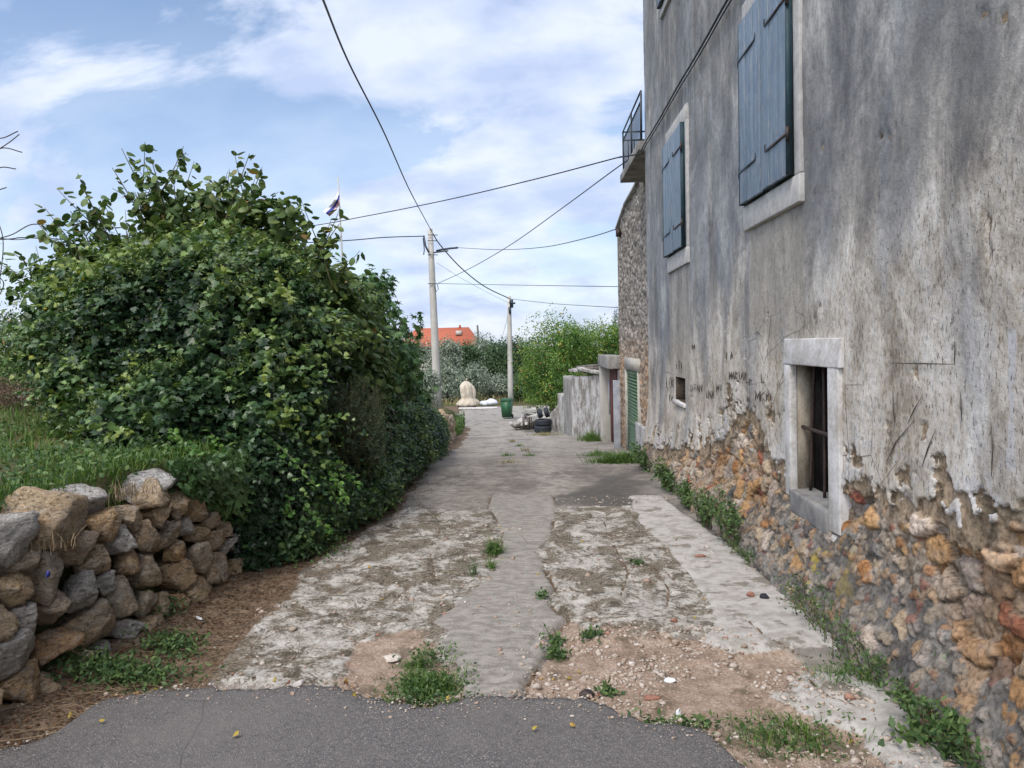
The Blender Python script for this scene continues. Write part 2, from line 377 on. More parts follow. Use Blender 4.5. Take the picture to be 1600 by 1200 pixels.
def m_asphalt():
    m = NT('foreground_asphalt', .85, .3)
    v = m.vor(190, out=1); sp = m.n('ShaderNodeSeparateColor'); m.L(v, sp.inputs[0])
    d = m.vor(190); n_ = m.noise(2.0, 5, .6); f = m.noise(40, 4, .7)
    c = m.ramp(sp.outputs[0], [(.0, (.075, .071, .072)), (.6, (.115, .110, .109)), (.85, (.16, .15, .145)), (1, (.27, .25, .23))])
    c = m.mix(m.rng(n_, .35, .65, 0, .45), c, (.14, .13, .125)); c = m.mix(m.rng(f, .5, .7, 0, .5), c, (.05, .047, .046)); c = m.mix(m.rng(m.noise(1.1, 8, .7), .5, .62, 0, .4), c, (.165, .155, .145))
    ck = m.vor(.9, m.mix(.3, m.pos(), m.n('ShaderNodeTexNoise').outputs[1]), 'DISTANCE_TO_EDGE'); c = m.mix(m.math('MULTIPLY', m.rng(ck, 0, .003, .6, 0), m.rng(m.noise(.8, 2), .45, .55)), c, (.05, .047, .045))
    return m.out(c, m.bump(m.math('ADD', m.math('MULTIPLY', d, -1.0), m.math('MULTIPLY', f, .6)), .7, .007))

def m_stone():
    m = NT('limestone', .92, .15); o = m.pos(); s_ = m.attr('var')
    oi = m.n('ShaderNodeObjectInfo').outputs['Random']
    n1_ = m.noise(5, 6, .65, o, .4); n2_ = m.noise(28, 6, .7, o, .3); pits = m.noise(38, 4, .7, m.map((1, 1, 2.2)), .8)
    c = m.ramp(oi, [(0, (.52, .39, .25)), (.3, (.60, .43, .24)), (.5, (.50, .43, .34)), (.65, (.62, .40, .20)), (.85, (.60, .53, .43)), (1, (.58, .32, .15))])
    grey = m.rng(s_, .5, .9)
    c = m.mix(grey, c, (.56, .545, .52))
    c = m.mix(m.rng(n1_, .4, .62, 0, .6), c, m.mix(grey, (.52, .36, .21), (.62, .60, .57)))
    c = m.mix(m.rng(m.noise(3, 5, .7, m.map((1, 1, 1), o, (3, 1, 2))), .5, .65, 0, .5), c, (.27, .25, .23))
    c = m.mix(m.rng(n2_, .50, .66, 0, .7), c, m.mix(1, c, (.45, .40, .35), 'MULTIPLY'))
    c = m.mix(m.rng(pits, .57, .70, 0, .8), c, (.07, .055, .04))
    h = m.math('ADD', m.math('MULTIPLY', n2_, 1.0), m.math('MULTIPLY', m.rng(pits, .52, .70), -.9))
    rk = m.noise(13, 8, .72, m.map((1, .8, 1.9), o), 1.2)
    return m.out(m.mix(m.rng(rk, .50, .60, 0, .45), c, (.66, .60, .52)), m.bump(m.math('ADD', h, m.math('MULTIPLY', rk, 2.0)), 1.0, .03))

MAT = {}
MAT['wall'] = m_wall(); MAT['lane'] = m_lane(); MAT['asphalt'] = m_asphalt(); MAT['stone'] = m_stone()
MAT['pebble'] = None
def m_pebble():
    m = NT('rubble_pebble', .9, .2); v = m.attr('var')
    c = m.ramp(v, [(0, (.30, .22, .17)), (.35, (.40, .33, .27)), (.6, (.52, .47, .42)), (.88, (.36, .30, .25)), (.97, (.33, .16, .11)), (1, (.62, .60, .58))])
    return m.out(m.mix(m.rng(m.noise(80, 3), .4, .65, 0, .5), c, (.2, .16, .12)), m.bump(m.noise(90, 3), .5, .004))
MAT['pebble'] = m_pebble()
def m_soil(name, c1, c2, c3):
    m = NT(name, .95, .1); n_ = m.noise(.35, 5, .6); f = m.noise(7, 5, .7)
    c = m.mix(m.rng(n_, .4, .6), c1, c2); c = m.mix(m.rng(f, .45, .65, 0, .7), c, c3)
    return m.out(c, m.bump(f, .6, .05))
MAT['soil'] = m_soil('grassy_soil', (.05, .065, .025), (.10, .09, .04), (.11, .08, .05))
MAT['earth'] = m_simple('dark_earth', (.03, .022, .015), (.08, .055, .035), 12)
MAT['greystone'] = m_simple('window_stone', (.34, .33, .32), (.47, .46, .44), 14, .85, .2, .4, .006)
MAT['white_wash'] = m_simple('whitewashed_stone', (.34, .315, .28), (.60, .59, .585), 4.5, .85, .2, .5, .008)
MAT['reveal'] = m_simple('stained_reveal', (.19, .155, .11), (.36, .32, .26), 5, .9, .15, .5, .01, stretch=(1, 1, .5))
MAT['niche'] = m_simple('niche_painted_shade', (.045, .035, .028), (.13, .10, .075), 9, .95, .1, .5, .01)  # recess shade put into the colour as a very dark earth brown
MAT['sillstone'] = m_simple('sill_concrete', (.14, .14, .14), (.24, .235, .225), 8, .9, .15, .6, .01)
def m_paint(name, c1, c2, wear):
    m = NT(name, .6, .3); v = m.map((1, 1, .08))
    n_ = m.noise(14, 4, .6, v); f = m.noise(60, 4, .7, m.map((1, 1, .12)))
    c = m.mix(m.rng(n_, .35, .65), c1, c2); c = m.mix(m.rng(f, .52, .64, 0, .7), c, wear); c = m.mix(m.rng(m.noise(5, 6, .7), .5, .62, 0, .35), c, m.mix(.5, c, (.05, .05, .05)))
    return m.out(c, m.bump(f, .35, .003))
MAT['blue'] = m_paint('faded_blue_paint', (.115, .165, .225), (.175, .225, .285), (.30, .31, .31))
MAT['blue_dark'] = m_paint('dark_teal_edge', (.010, .028, .040), (.02, .05, .065), (.05, .08, .09))
MAT['green'] = m_paint('green_paint', (.08, .15, .075), (.12, .20, .10), (.16, .18, .12))
MAT['red'] = m_paint('dull_red_paint', (.10, .028, .024), (.15, .04, .03), (.10, .06, .05))
MAT['iron'] = m_simple('rusty_iron', (.012, .011, .011), (.05, .028, .02), 30, .6, .4, .4, .002)
MAT['rail'] = m_simple('dark_rail_paint', (.02, .03, .04), (.04, .055, .07), 20, .5, .4)
MAT['void'] = m_simple('dark_wood_void', (.010, .009, .009), (.025, .021, .018), 8, .9, .1)  # near-black wood, with the darkness inside window openings put into its colour
MAT['cable'] = m_simple('black_cable', (.008, .010, .012), (.02, .024, .028), 5, .5, .3, 0)
MAT['concrete'] = m_simple('pole_concrete', (.36, .345, .31), (.47, .45, .41), 4, .85, .2, .3, .006, stretch=(1, 1, .3))
MAT['concrete_grey'] = m_simple('weathered_concrete', (.15, .145, .14), (.34, .325, .30), 3, .9, .15, .5, .01, stretch=(1, 1, .4))
MAT['slab_grey'] = m_simple('pale_grey_slab', (.24, .26, .29), (.38, .40, .43), 5, .85, .2, .4, .006)
def m_oldwhite():
    m = NT('garden_wall_plaster', .92, .12); st = m.noise(2.6, 7, .72, m.map((1, 1, .8))); f = m.noise(16, 6, .75)
    c = m.mix(m.rng(st, .38, .6), (.20, .18, .155), (.50, .485, .47)); c = m.mix(m.rng(f, .52, .64, 0, .8), c, (.13, .115, .095))
    return m.out(c, m.bump(f, .6, .02))
MAT['oldwhite'] = m_oldwhite()
def m_masonry():
    m = NT('rough_masonry', .92, .12); v = m.map((1, 1, 1.3)); d = m.vor(6.5, v); cid = m.vor(6.5, v, out=1)
    sp = m.n('ShaderNodeSeparateColor'); m.L(cid, sp.inputs[0]); n_ = m.noise(22, 5, .7)
    c = m.ramp(sp.outputs[0], [(0, (.20, .175, .15)), (.4, (.33, .30, .265)), (.7, (.25, .225, .20)), (1, (.42, .39, .36))])
    z = m.n('ShaderNodeSeparateXYZ'); m.L(m.pos(), z.inputs[0])
    low = m.rng(m.math('ADD', z.outputs[2], m.math('MULTIPLY', n_, .8)), 2.6, 1.5)
    c = m.mix(m.math('MULTIPLY', low, .75), c, m.ramp(sp.outputs[1], [(0, (.42, .24, .12)), (.5, (.48, .36, .25)), (1, (.34, .27, .21))]))
    c = m.mix(m.rng(n_, .48, .62, 0, .8), c, m.mix(1, c, (.45, .42, .4), 'MULTIPLY'))
    h = m.math('ADD', m.math('MULTIPLY', d, -1.6), m.math('MULTIPLY', n_, .6))
    return m.out(c, m.bump(h, .9, .06))
MAT['masonry'] = m_masonry()
MAT['rubber'] = m_simple('tyre_rubber', (.012, .014, .02), (.03, .035, .045), 20, .7, .3)
MAT['bin'] = m_simple('green_plastic', (.018, .08, .034), (.026, .105, .045), 6, .45, .4, .1)
MAT['tarp'] = m_simple('beige_tarpaulin', (.40, .345, .27), (.54, .48, .385), 3, .8, .2, .8, .08)
MAT['bag'] = m_simple('pale_plastic', (.50, .53, .58), (.68, .70, .72), 6, .4, .4, .5, .03)
MAT['tile'] = m_simple('orange_roof_tiles', (.30, .085, .05), (.42, .125, .07), 5, .85, .2, .3, .03)
MAT['cream'] = m_simple('cream_render', (.55, .50, .40), (.62, .57, .48), 3)
MAT['wood'] = m_simple('weathered_wood', (.09, .08, .07), (.17, .15, .13), 8, .9, .1, .5, .01, stretch=(1, 1, .2))
MAT['bark'] = m_simple('bark', (.045, .035, .027), (.13, .11, .09), 14, .95, .1, .8, .02, stretch=(1, 1, .3))
MAT['twig'] = m_simple('green_brown_stem', (.07, .075, .035), (.12, .10, .05), 14, .8, .2)
MAT['straw'] = m_simple('dry_straw', (.15, .105, .06), (.28, .21, .13), 20, .8, .2)
MAT['litter'] = m_simple('dead_leaf_litter', (.05, .028, .016), (.14, .075, .04), 20, .9, .1)
MAT['white'] = m_simple('white_cloth', (.6, .6, .62), (.7, .7, .72), 5)
MAT['flag_blue'] = m_simple('blue_cloth', (.03, .04, .20), (.04, .055, .26), 5)
MAT['flag_red'] = m_simple('red_cloth', (.48, .30, .31), (.55, .38, .38), 5)
MAT['brick'] = m_simple('red_brick', (.17, .075, .05), (.28, .14, .10), 20)
MAT['scratch'] = m_simple('scratched_groove', (.05, .045, .04), (.09, .08, .07), 30)
MAT['ivy'] = m_leaf('ivy_leaf', [(0, (.018, .044, .022)), (.35, (.048, .100, .040)), (.62, (.10, .18, .052)), (.9, (.23, .32, .08)), (.985, (.23, .29, .06)), (1, (.5, .42, .04))], .38, .45, .28)
MAT['ivy_young'] = m_leaf('young_creeper_leaf', [(0, (.04, .11, .02)), (.6, (.09, .21, .035)), (1, (.17, .30, .06))], .4, .4, .3)
MAT['hazel'] = m_leaf('broad_leaf', [(0, (.045, .085, .025)), (.5, (.10, .165, .045)), (.85, (.18, .24, .07)), (.97, (.15, .17, .06)), (.985, (.30, .18, .05)), (1, (.35, .2, .06))], .5, .35, .28)
MAT['fig'] = m_leaf('fig_leaf', [(0, (.04, .10, .035)), (.6, (.09, .18, .06)), (1, (.16, .26, .09))], .5, .35, .2)
MAT['rosemary'] = m_leaf('needle_leaf', [(0, (.035, .06, .035)), (.6, (.08, .12, .065)), (1, (.15, .20, .11))], .6, .25, .1)
MAT['pomegranate'] = m_leaf('pomegranate_leaf', [(0, (.05, .12, .02)), (.45, (.11, .22, .035)), (.8, (.22, .33, .06)), (.95, (.42, .40, .06)), (1, (.38, .16, .05))], .45, .4, .35)
MAT['olive'] = m_leaf('olive_leaf', [(0, (.11, .15, .10)), (.5, (.23, .28, .20)), (1, (.38, .43, .34))], .5, .4, .15)
MAT['oak'] = m_leaf('evergreen_leaf', [(0, (.03, .065, .03)), (.6, (.07, .125, .05)), (1, (.12, .19, .075))], .5, .35, .2)
MAT['grass'] = m_leaf('grass_blade', [(0, (.05, .11, .02)), (.6, (.10, .20, .035)), (.9, (.18, .28, .05)), (1, (.30, .26, .12))], .5, .3, .3)
MAT['weed'] = m_leaf('weed_leaf', [(0, (.035, .075, .025)), (.6, (.07, .135, .04)), (1, (.15, .22, .07))], .5, .3, .25)
MAT['fallen'] = m_leaf('fallen_leaf_blade', [(0, (.42, .33, .05)), (.5, (.40, .25, .06)), (.8, (.22, .09, .045)), (1, (.13, .06, .04))], .6, .3, .15)
MAT['deadbush'] = m_leaf('dry_bush_leaf', [(0, (.10, .07, .05)), (.6, (.19, .13, .10)), (1, (.28, .20, .15))], .8, .1, .1)
MAT['drygrass'] = m_leaf('dry_grass_blade', [(0, (.16, .15, .06)), (.6, (.30, .25, .12)), (1, (.42, .34, .18))], .7, .2, .2)

# ------------------------------------------------------------------ leaves
def tmpl_ivy():
    o = np.array([(0, 0), (-.30, -.06), (-.52, .22), (-.30, .36), (-.34, .62), (-.14, .62), (0, 1.0), (.14, .62), (.34, .62), (.30, .36), (.52, .22), (.30, -.06)])
    c = np.array([[0, .35]]); V = np.r_[o, c]; z = np.r_[-abs(o[:, 0])*.35-o[:, 1]**2*.12, [0.03]]
    n = len(o); f = [[i, (i+1) % n, n] for i in range(n)]
    return np.c_[V, z], np.array(f)[:, ::-1]
def tmpl_round():
    an = np.linspace(-math.pi/2, 1.5*math.pi, 8, endpoint=False)
    o = np.c_[.42*np.cos(an), .5+.5*np.sin(an)]; o[4] = (0, 1.08); V = np.r_[o, [[0, .5]]]
    z = np.r_[-abs(o[:, 0])*.3+.06*np.sin(an*3)-o[:, 1]**2*.15, [.04]]
    return np.c_[V, z], np.array([[i, (i+1) % 8, 8] for i in range(8)])
def tmpl_small():
    V = np.array([[0, 0, 0], [-.22, .45, -.06], [0, 1, -.12], [.22, .45, -.06]]); return V, np.array([[0, 3, 2], [0, 2, 1]])
def tmpl_narrow():
    V = np.array([[0, 0, 0], [-.07, .5, -.02], [0, 1, -.05], [.07, .5, -.02]]); return V, np.array([[0, 3, 2], [0, 2, 1]])
def tmpl_fig():
    o = [(0, 0)]
    for an, r_ in [(-150, .4), (-120, .22), (-95, .55), (-60, .25), (-38, .85), (-18, .38), (0, 1.05), (18, .38), (38, .85), (60, .25), (95, .55), (120, .22), (150, .4)]:
        o.append((math.sin(R(an))*r_*.85, .3+math.cos(R(an))*r_*.75))
    o = np.array(o); V = np.r_[o, [[0, .3]]]; n = len(o); z = np.r_[-np.hypot(o[:, 0], o[:, 1]-.3)**2*.35, [.03]]
    return np.c_[V, z], np.array([[i, (i+1) % n, n] for i in range(n)])
T = dict(ivy=tmpl_ivy(), round=tmpl_round(), small=tmpl_small(), narrow=tmpl_narrow(), fig=tmpl_fig())
def unit(v): return v/(np.linalg.norm(v, axis=-1, keepdims=True)+1e-9)
def leaves(name, P, N, size, tm, mat, parent, droop=.8, jit=.55, var=None, smooth=False, tip=None):
    n = len(P); V0, f0 = T[tm]; k = len(V0)
    N = unit(unit(N)+rng.normal(0, jit, (n, 3)))
    t = rng.normal(0, .6, (n, 3))+np.array([0, 0, -droop])
    if tip is not None: t = t*.5+tip
    t = unit(t-N*(t*N).sum(1)[:, None]); b = np.cross(t, N)
    s_ = np.broadcast_to(size, (n,))*rng.uniform(.65, 1.25, n)
    wdt = rng.uniform(.8, 1.15, n)
    L_ = V0[None]*s_[:, None, None]; cup = rng.uniform(-.6, 1.8, n)
    V = P[:, None]+L_[..., 0:1]*wdt[:, None, None]*b[:, None]+L_[..., 1:2]*t[:, None]+L_[..., 2:3]*cup[:, None, None]*N[:, None]
    Fc = (f0[None]+(np.arange(n)*k)[:, None, None]).reshape(-1, f0.shape[1])
    if var is None: var = rng.uniform(0, 1, n)
    return meshnp(name, V.reshape(-1, 3), Fc, mat, parent, {'var': np.repeat(np.clip(var, 0, 1), k)}, smooth)
def blob_points(blobs, n, depth=.3, lump=.18, ls=1.3, lo=None, bias=2.0):
    """points in the outer shell of a union of ellipsoids; returns P, N, d (0 = outer skin)"""
    B = np.array([b[:6] for b in blobs], float); area = (B[:, 3]*B[:, 4]+B[:, 3]*B[:, 5]+B[:, 4]*B[:, 5]); area /= area.sum()
    out = []; tot = 0
    while tot < n:
        k = rng.choice(len(B), n, p=area); d = unit(rng.normal(size=(n, 3)))
        lum = 1+lump*fbm(d[:, 0]+k*3.1, d[:, 1], d[:, 2], ls*1.6, 3)*1.6
        q = rng.uniform(0, 1, n)**bias; r_ = lum*(1-depth*q)
        P = B[k, :3]+d*B[k, 3:6]*r_[:, None]; N = unit(d/B[k, 3:6])
        keep = np.ones(n, bool)
        for j in range(len(B)):
            e = np.linalg.norm((P-B[j, :3])/B[j, 3:6], axis=1); keep &= (e > 1-depth*1.05) | (k == j)
        if lo is not None: keep &= P[:, 2] > (lo(P[:, 0], P[:, 1]) if callable(lo) else lo)
        out.append((P[keep], N[keep], q[keep])); tot += keep.sum()
        if keep.sum() == 0: break
    P, N, q = [np.concatenate([o[i] for o in out])[:n] for i in range(3)]
    return P, N, q
def branches(base, tips, r0=.06, bend=.2, sides=6, seg=7, r1=.008):
    mb = MB()
    for tp in tips:
        b = np.array(base, float); tp = np.array(tp, float); mid = (b+tp)/2+rng.normal(0, bend, 3)*np.linalg.norm(tp-b)*.3; mid[2] += .1*np.linalg.norm(tp-b)
        s_ = np.linspace(0, 1, seg)[:, None]; p = (1-s_)**2*b+2*s_*(1-s_)*mid+s_**2*tp
        mb.tube(p, np.linspace(r0, r1, seg), sides)
    return mb
def grass_mesh(name, P, h, wd, mat, parent=None, lean=.5, var=None, out=None):
    n = len(P); an = rng.uniform(0, 2*math.pi, n); dr = np.c_[np.cos(an), np.sin(an), np.zeros(n)]
    if out is not None: dr = unit(dr*.6+out)*np.array([1, 1, 0])
    h = np.broadcast_to(h, (n,))*rng.uniform(.5, 1.25, n); L_ = rng.uniform(.1, 1, n)*lean
    sd_ = np.c_[-dr[:, 1], dr[:, 0], np.zeros(n)]; rows = []
    for t, wq in ((0, 1), (.4, .8), (.75, .5), (1, .06)):
        c = P+np.c_[dr[:, :2]*(h*L_*t**2)[:, None], h*t*(1-.35*L_*t)]
        rows += [c-sd_*wd*wq/2, c+sd_*wd*wq/2]
    V = np.stack(rows, 1).reshape(-1, 3)
    f0 = np.array([[0, 1, 3, 2], [2, 3, 5, 4], [4, 5, 7, 6]])
    Fc = (f0[None]+(np.arange(n)*8)[:, None, None]).reshape(-1, 4)
    if var is None: var = rng.uniform(0, .93, n)
    return meshnp(name, V, Fc, mat, parent, {'var': np.repeat(var, 8)})

# ================================================================== SETTING
def rise(y): return np.interp(y, [-5, 0, 6, 15, 30, 38, 44], [1.0, 1.0, 1.0, .95, .9, .7, 0])
def wall_x(y): return np.interp(y, [0, 3.0, 5.2, 8, 11, 18, 25, 32, 40], [-2.62, -2.52, -2.3, -2.1, -2.05, -2.35, -2.55, -3.0, -4.4])
def terr(x, y):
    k = sst(0, .22, wall_x(y)-.12-x)
    return prof(y)-.13+k*(rise(y)+.1)+.05*fbm(x, y, 0, .5, 3)+k*.25*sst(0, 3, -x-3)*(y < 40)
def build_ground():
    xs = np.r_[-900, -400, -200, -100, -60, -40, -30, -22, np.arange(-17, -4, .5), np.arange(-4, -1.5, .07), np.arange(-1.5, 6, .5), np.arange(6, 20, 2), 25, 35, 50, 80, 150, 400, 900]
    ys = np.r_[-900, -300, -100, -40, -20, -10, np.arange(-6, 16, .5), np.arange(16, 60, 1), np.arange(60, 120, 6), 150, 250, 500, 1200]
    X, Y, f = grid(xs, ys); Z = terr(X, Y)
    o = meshnp('ground', np.stack([X, Y, Z], -1).reshape(-1, 3), f, MAT['soil'], smooth=True); tag(o, kind='structure')
build_ground()

Z6 = lambda pts: [tuple(UG(x/2.286+400, y/2.286+750)[:2]) for x, y in pts]
Z7 = lambda pts: [tuple(UG(x/2.667+1000, y/2.667+800)[:2]) for x, y in pts]
PX = lambda pts: [tuple(UG(x, y)[:2]) for x, y in pts]
strip_poly = Z6([(760, 830), (750, 760), (730, 690), (660, 610), (690, 560), (640, 525), (700, 480), (760, 430), (810, 380), (850, 310), (880, 250), (890, 190), (860, 140), (835, 100),
                 (850, 60), (1060, 60), (1070, 110), (1050, 180), (1050, 220), (1000, 265), (1020, 290), (1030, 350), (1060, 390), (1050, 430), (1060, 470), (1100, 510), (1050, 560), (1045, 610), (1000, 680), (945, 740), (965, 830)])
conc_poly = PX([(330, 1075), (322, 1062), (380, 1000), (430, 930), (500, 870), (600, 815), (640, 798), (770, 800), (790, 830), (870, 797), (1030, 795), (1100, 850), (1200, 940), (1110, 990), (1000, 1000), (960, 1010), (850, 1000), (820, 1090), (730, 1100), (650, 1075), (500, 1080)])
rub_poly = PX([(835, 1090), (850, 1020), (870, 985), (980, 990), (1080, 1000), (1180, 1010), (1230, 1025), (1300, 1090), (1500, 1210), (1150, 1215), (1090, 1150), (1000, 1140), (920, 1110)])
rub2 = PX([(520, 1082), (560, 1010), (650, 990), (690, 1030), (715, 1060), (735, 1110), (640, 1110), (560, 1095)])
apron_poly = Z7([(-40, -60), (90, -60), (190, 20), (330, 110), (430, 190), (590, 340), (800, 490), (930, 590), (620, 570), (540, 580), (380, 590), (270, 540), (330, 460), (250, 330), (130, 180), (0, 60)])
apron2 = Z7([(560, 780), (650, 670), (780, 700), (900, 690), (1020, 790), (1170, 870), (1300, 1000), (1600, 1260), (1250, 1260), (950, 930), (760, 860)])
dirt_poly = PX([(-300, 1300), (-120, 1120), (0, 1090), (160, 1010), (240, 960), (330, 880), (480, 830), (600, 775), (650, 735), (655, 760), (620, 800), (520, 860), (450, 925), (400, 985), (340, 1050), (330, 1090), (170, 1110), (120, 1150), (0, 1190)])
dark_poly = PX([(930, 742), (1000, 735), (1040, 790), (980, 797), (850, 785), (900, 765)])
asp_edge = np.array([PX([p])[0] for p in [(0, 1179), (60, 1170), (100, 1152), (125, 1134), (167, 1104), (258, 1090), (333, 1088), (400, 1089), (487, 1084), (544, 1089), (597, 1106), (640, 1112), (680, 1115), (732, 1104), (780, 1102), (820, 1100), (870, 1105), (925, 1109), (964, 1126), (1008, 1139), (1094, 1147), (1124, 1175), (1150, 1200)]])
CRACKS = [Z6(q) for q in ([(1000, 470), (975, 520), (1010, 565), (980, 610), (995, 650)], [(1045, 330), (1065, 385), (1040, 430), (1070, 480)], [(330, 380), (430, 388), (540, 372), (640, 350)], [(450, 382), (480, 330), (505, 300)], [(545, 395), (510, 430), (450, 470)], [(440, 470), (540, 478), (640, 490)],
    [(200, 300), (300, 330), (330, 380)], [(760, 745), (850, 742), (955, 740)], [(590, 210), (700, 180), (830, 190)], [(640, 110), (660, 180), (620, 260), (640, 350)], [(1240, 150), (1290, 260), (1330, 340), (1300, 420)], [(1060, 400), (1160, 405), (1220, 440), (1210, 480)], [(1100, 520), (1240, 510), (1330, 560)], [(1200, 330), (1300, 350), (1450, 330), (1520, 380)], [(160, 560), (260, 520), (360, 560), (480, 540)], [(0, 640), (120, 620), (230, 660)], [(830, 300), (770, 330), (690, 320)])]
CRACKS += [Z7(q) for q in ([(330, 440), (450, 470), (530, 540), (600, 570), (720, 600)], [(60, 240), (120, 330), (110, 420)], [(640, 660), (780, 790), (900, 830)], [(0, 480), (120, 520), (250, 560)])]
def lane_fields(X, Y):
    j = .10*fbm(X, Y, 0, 2.2, 5, .62); j2 = .05*fbm(X, Y, 4, 5, 4, .6)
    far_ = sst(15, 11, Y)
    e = lambda p, wd=.05, jj=1.0: .5+np.clip((sdf(p, X, Y)+jj*j+j2*jj)/wd, -1, 1)*.5
    conc = e(conc_poly, .05, 1.5); strip = e(strip_poly, .03, .35); rub = np.maximum(e(rub_poly, .12, 2), e(rub2, .1, 1.5)); apron = np.maximum(e(apron_poly, .04, .5), e(apron2, .05, 2.0))
    holes = sst(.12, .3, fbm(X, Y, 9, 1.3, 4)) * sst(.3, .6, conc); conc = conc*(1-.0*holes)
    dirt = e(dirt_poly, .10, 1.8); dark = e(dark_poly, .35, 3)*.85
    h = .030*sst(.3, .7, conc)*(1-.4*sst(.05, .3, fbm(X, Y, 2, 3, 4)))+.012*fbm(X, Y, 1, 3.0, 5)*far_+.008*fbm(X, Y, 7, 12, 3)*sst(.3, .7, np.maximum(conc, rub))
    h = h*(1-strip)+strip*(.034+.004*fbm(X, Y, 1, 4, 3)); h = h*(1-apron)+apron*.036
    h -= .02*sst(.3, .8, rub)*(1-apron)*(1-strip)-.012*fbm(X, Y, 3, 9, 3)*rub
    gap = np.exp(-((sdf(strip_poly, X, Y)+.35*j+.35*j2+.012)/.014)**2)*sst(0, .2, fbm(X, Y, 5, 2.2, 3)+.12)
    h -= .03*gap
    dcr = np.full(X.shape, 9.)
    for P_ in CRACKS:
        for a_, b_ in zip(P_[:-1], P_[1:]):
            ex_, ey_ = b_[0]-a_[0], b_[1]-a_[1]; t_ = np.clip(((X-a_[0])*ex_+(Y-a_[1])*ey_)/(ex_*ex_+ey_*ey_), 0, 1); dcr = np.minimum(dcr, np.hypot(X-a_[0]-ex_*t_, Y-a_[1]-ey_*t_))
    dcr = dcr+.35*np.abs(j2); ck = np.exp(-(dcr/.013)**2); h -= .02*ck; gap = np.maximum(gap, ck)
    h += .06*sst(.0, -.5, X-wall_x(Y)-.45)*(Y > 3)
    return conc, dirt, rub, strip, apron, dark, h, gap
def zlane(x, y):
    x = np.atleast_1d(np.asarray(x, float)); y = np.atleast_1d(np.asarray(y, float))
    return prof(y)+lane_fields(x, y)[6]
def build_lane():
    ys = [1.2]
    while ys[-1] < 46: ys.append(ys[-1]+max(.016, .0045*ys[-1]**1.15))
    us = np.linspace(0, 1, 250); ys = np.array(ys)
    Uu, Y = np.meshgrid(us, ys, indexing='ij')
    XL = wall_x(Y)-.3; XR = np.interp(Y, [0, 12, 12.3, 16, 22, 25, 28, 31, 36, 46], [2.05, 2.05, 2.6, 2.6, 2.4, 1.75, 1.75, 2.2, 3.2, 5])
    XL = np.where(Y > 34, XL-(Y-34)*.35, XL)
    X = XL+(XR-XL)*Uu
    conc, dirt, rub, strip, apron, dark, h, gap = lane_fields(X, Y)
    i = np.arange(X.size).reshape(X.shape); f = np.stack([i[:-1, :-1], i[1:, :-1], i[1:, 1:], i[:-1, 1:]], -1).reshape(-1, 4)
    dirt = np.maximum(dirt, gap*.9)
    dirt = np.maximum(dirt, sst(1.35, 1.9, X)*sst(2.2, 3.0, Y)*.0)
    # dirt bands along both foot lines further down
    dirt = np.maximum(dirt, sst(.55, .15, X-wall_x(Y)+.25*fbm(X, Y, 3, 1.5, 3))*.95)
    o = meshnp('lane', np.stack([X, Y, prof(Y)+h], -1).reshape(-1, 3), f, MAT['lane'], None,
               {'mk': np.stack([conc, dirt, rub], -1).reshape(-1, 3), 'mk2': np.stack([strip, apron, dark], -1).reshape(-1, 3)}, True)
    tag(o, kind='structure')
build_lane()
def build_asphalt():
    xs = np.linspace(-2.9, 1.86, 330); ed = np.interp(xs, asp_edge[:, 0], asp_edge[:, 1])
    ed = np.where(xs > asp_edge[-1, 0], asp_edge[-1, 1]-(xs-asp_edge[-1, 0])*1.3, ed)
    ed = ed+.06*fbm(xs, 0, 0, 4, 5, .7)+.035*fbm(xs, 3, 0, 24, 4, .7)
    v = np.r_[np.linspace(0, .6, 12), np.linspace(.63, .985, 60), .993, .998, 1.0]
    X, Vv = np.meshgrid(xs, v, indexing='ij'); Y = -7+(ed[:, None]+7)*Vv
    Z = .040+.010*fbm(X, Y, 0, 1.6, 4)-np.select([Vv >= .9999, Vv >= .997, Vv >= .99], [.07, .012, .003], 0)
    i = np.arange(X.size).reshape(X.shape); f = np.stack([i[:-1, :-1], i[1:, :-1], i[1:, 1:], i[:-1, 1:]], -1).reshape(-1, 4)
    tag(meshnp('asphalt_road', np.stack([X, Y, Z], -1).reshape(-1, 3), f, MAT['asphalt'], smooth=True), kind='structure')
build_asphalt()

# ================================================================== BIG HOUSE
WX = 1.87
HY0, HY1 = -3.0, 12.0
house = thing('plastered_house', 'tall old house with stained grey plaster, rubble foot and faded blue shutters', 'house', (WX, 0, 0))
def wpos(px, py): p = UX(px, py, WX); return p[1], p[2]
# openings on the facade as (y0, y1, z0, z1)
W1 = dict(y0=wpos(1248, 300)[0], y1=wpos(1170, 300)[0], z0=2.86, z1=4.35)
W2 = dict(y0=wpos(1075, 300)[0], y1=wpos(1045, 300)[0], z0=2.86, z1=4.35)
W1['z0'] = (wpos(1246, 279)[1]+wpos(1170, 321)[1])/2; W1['z1'] = wpos(1172, 33)[1]
W2['z0'] = (wpos(1073, 389)[1]+wpos(1048, 401)[1])/2; W2['z1'] = wpos(1072, 191)[1]
LW = dict(y0=wpos(1300, 680)[0], y1=wpos(1240, 680)[0], z0=(wpos(1298, 792)[1]+wpos(1241, 767)[1])/2, z1=wpos(1270, 571)[1])
NI = dict(y0=wpos(1071, 610)[0], y1=wpos(1056, 610)[0], z0=wpos(1064, 627)[1], z1=wpos(1061, 590)[1])
print('W1', W1, 'W2', W2, 'LW', LW, 'NI', NI)
bpx = [(1600, 800), (1560, 820), (1500, 810), (1440, 790), (1400, 770), (1340, 740), (1322, 750), (1225, 740), (1170, 640), (1150, 650), (1130, 690), (1080, 700), (1040, 700), (1020, 690)]
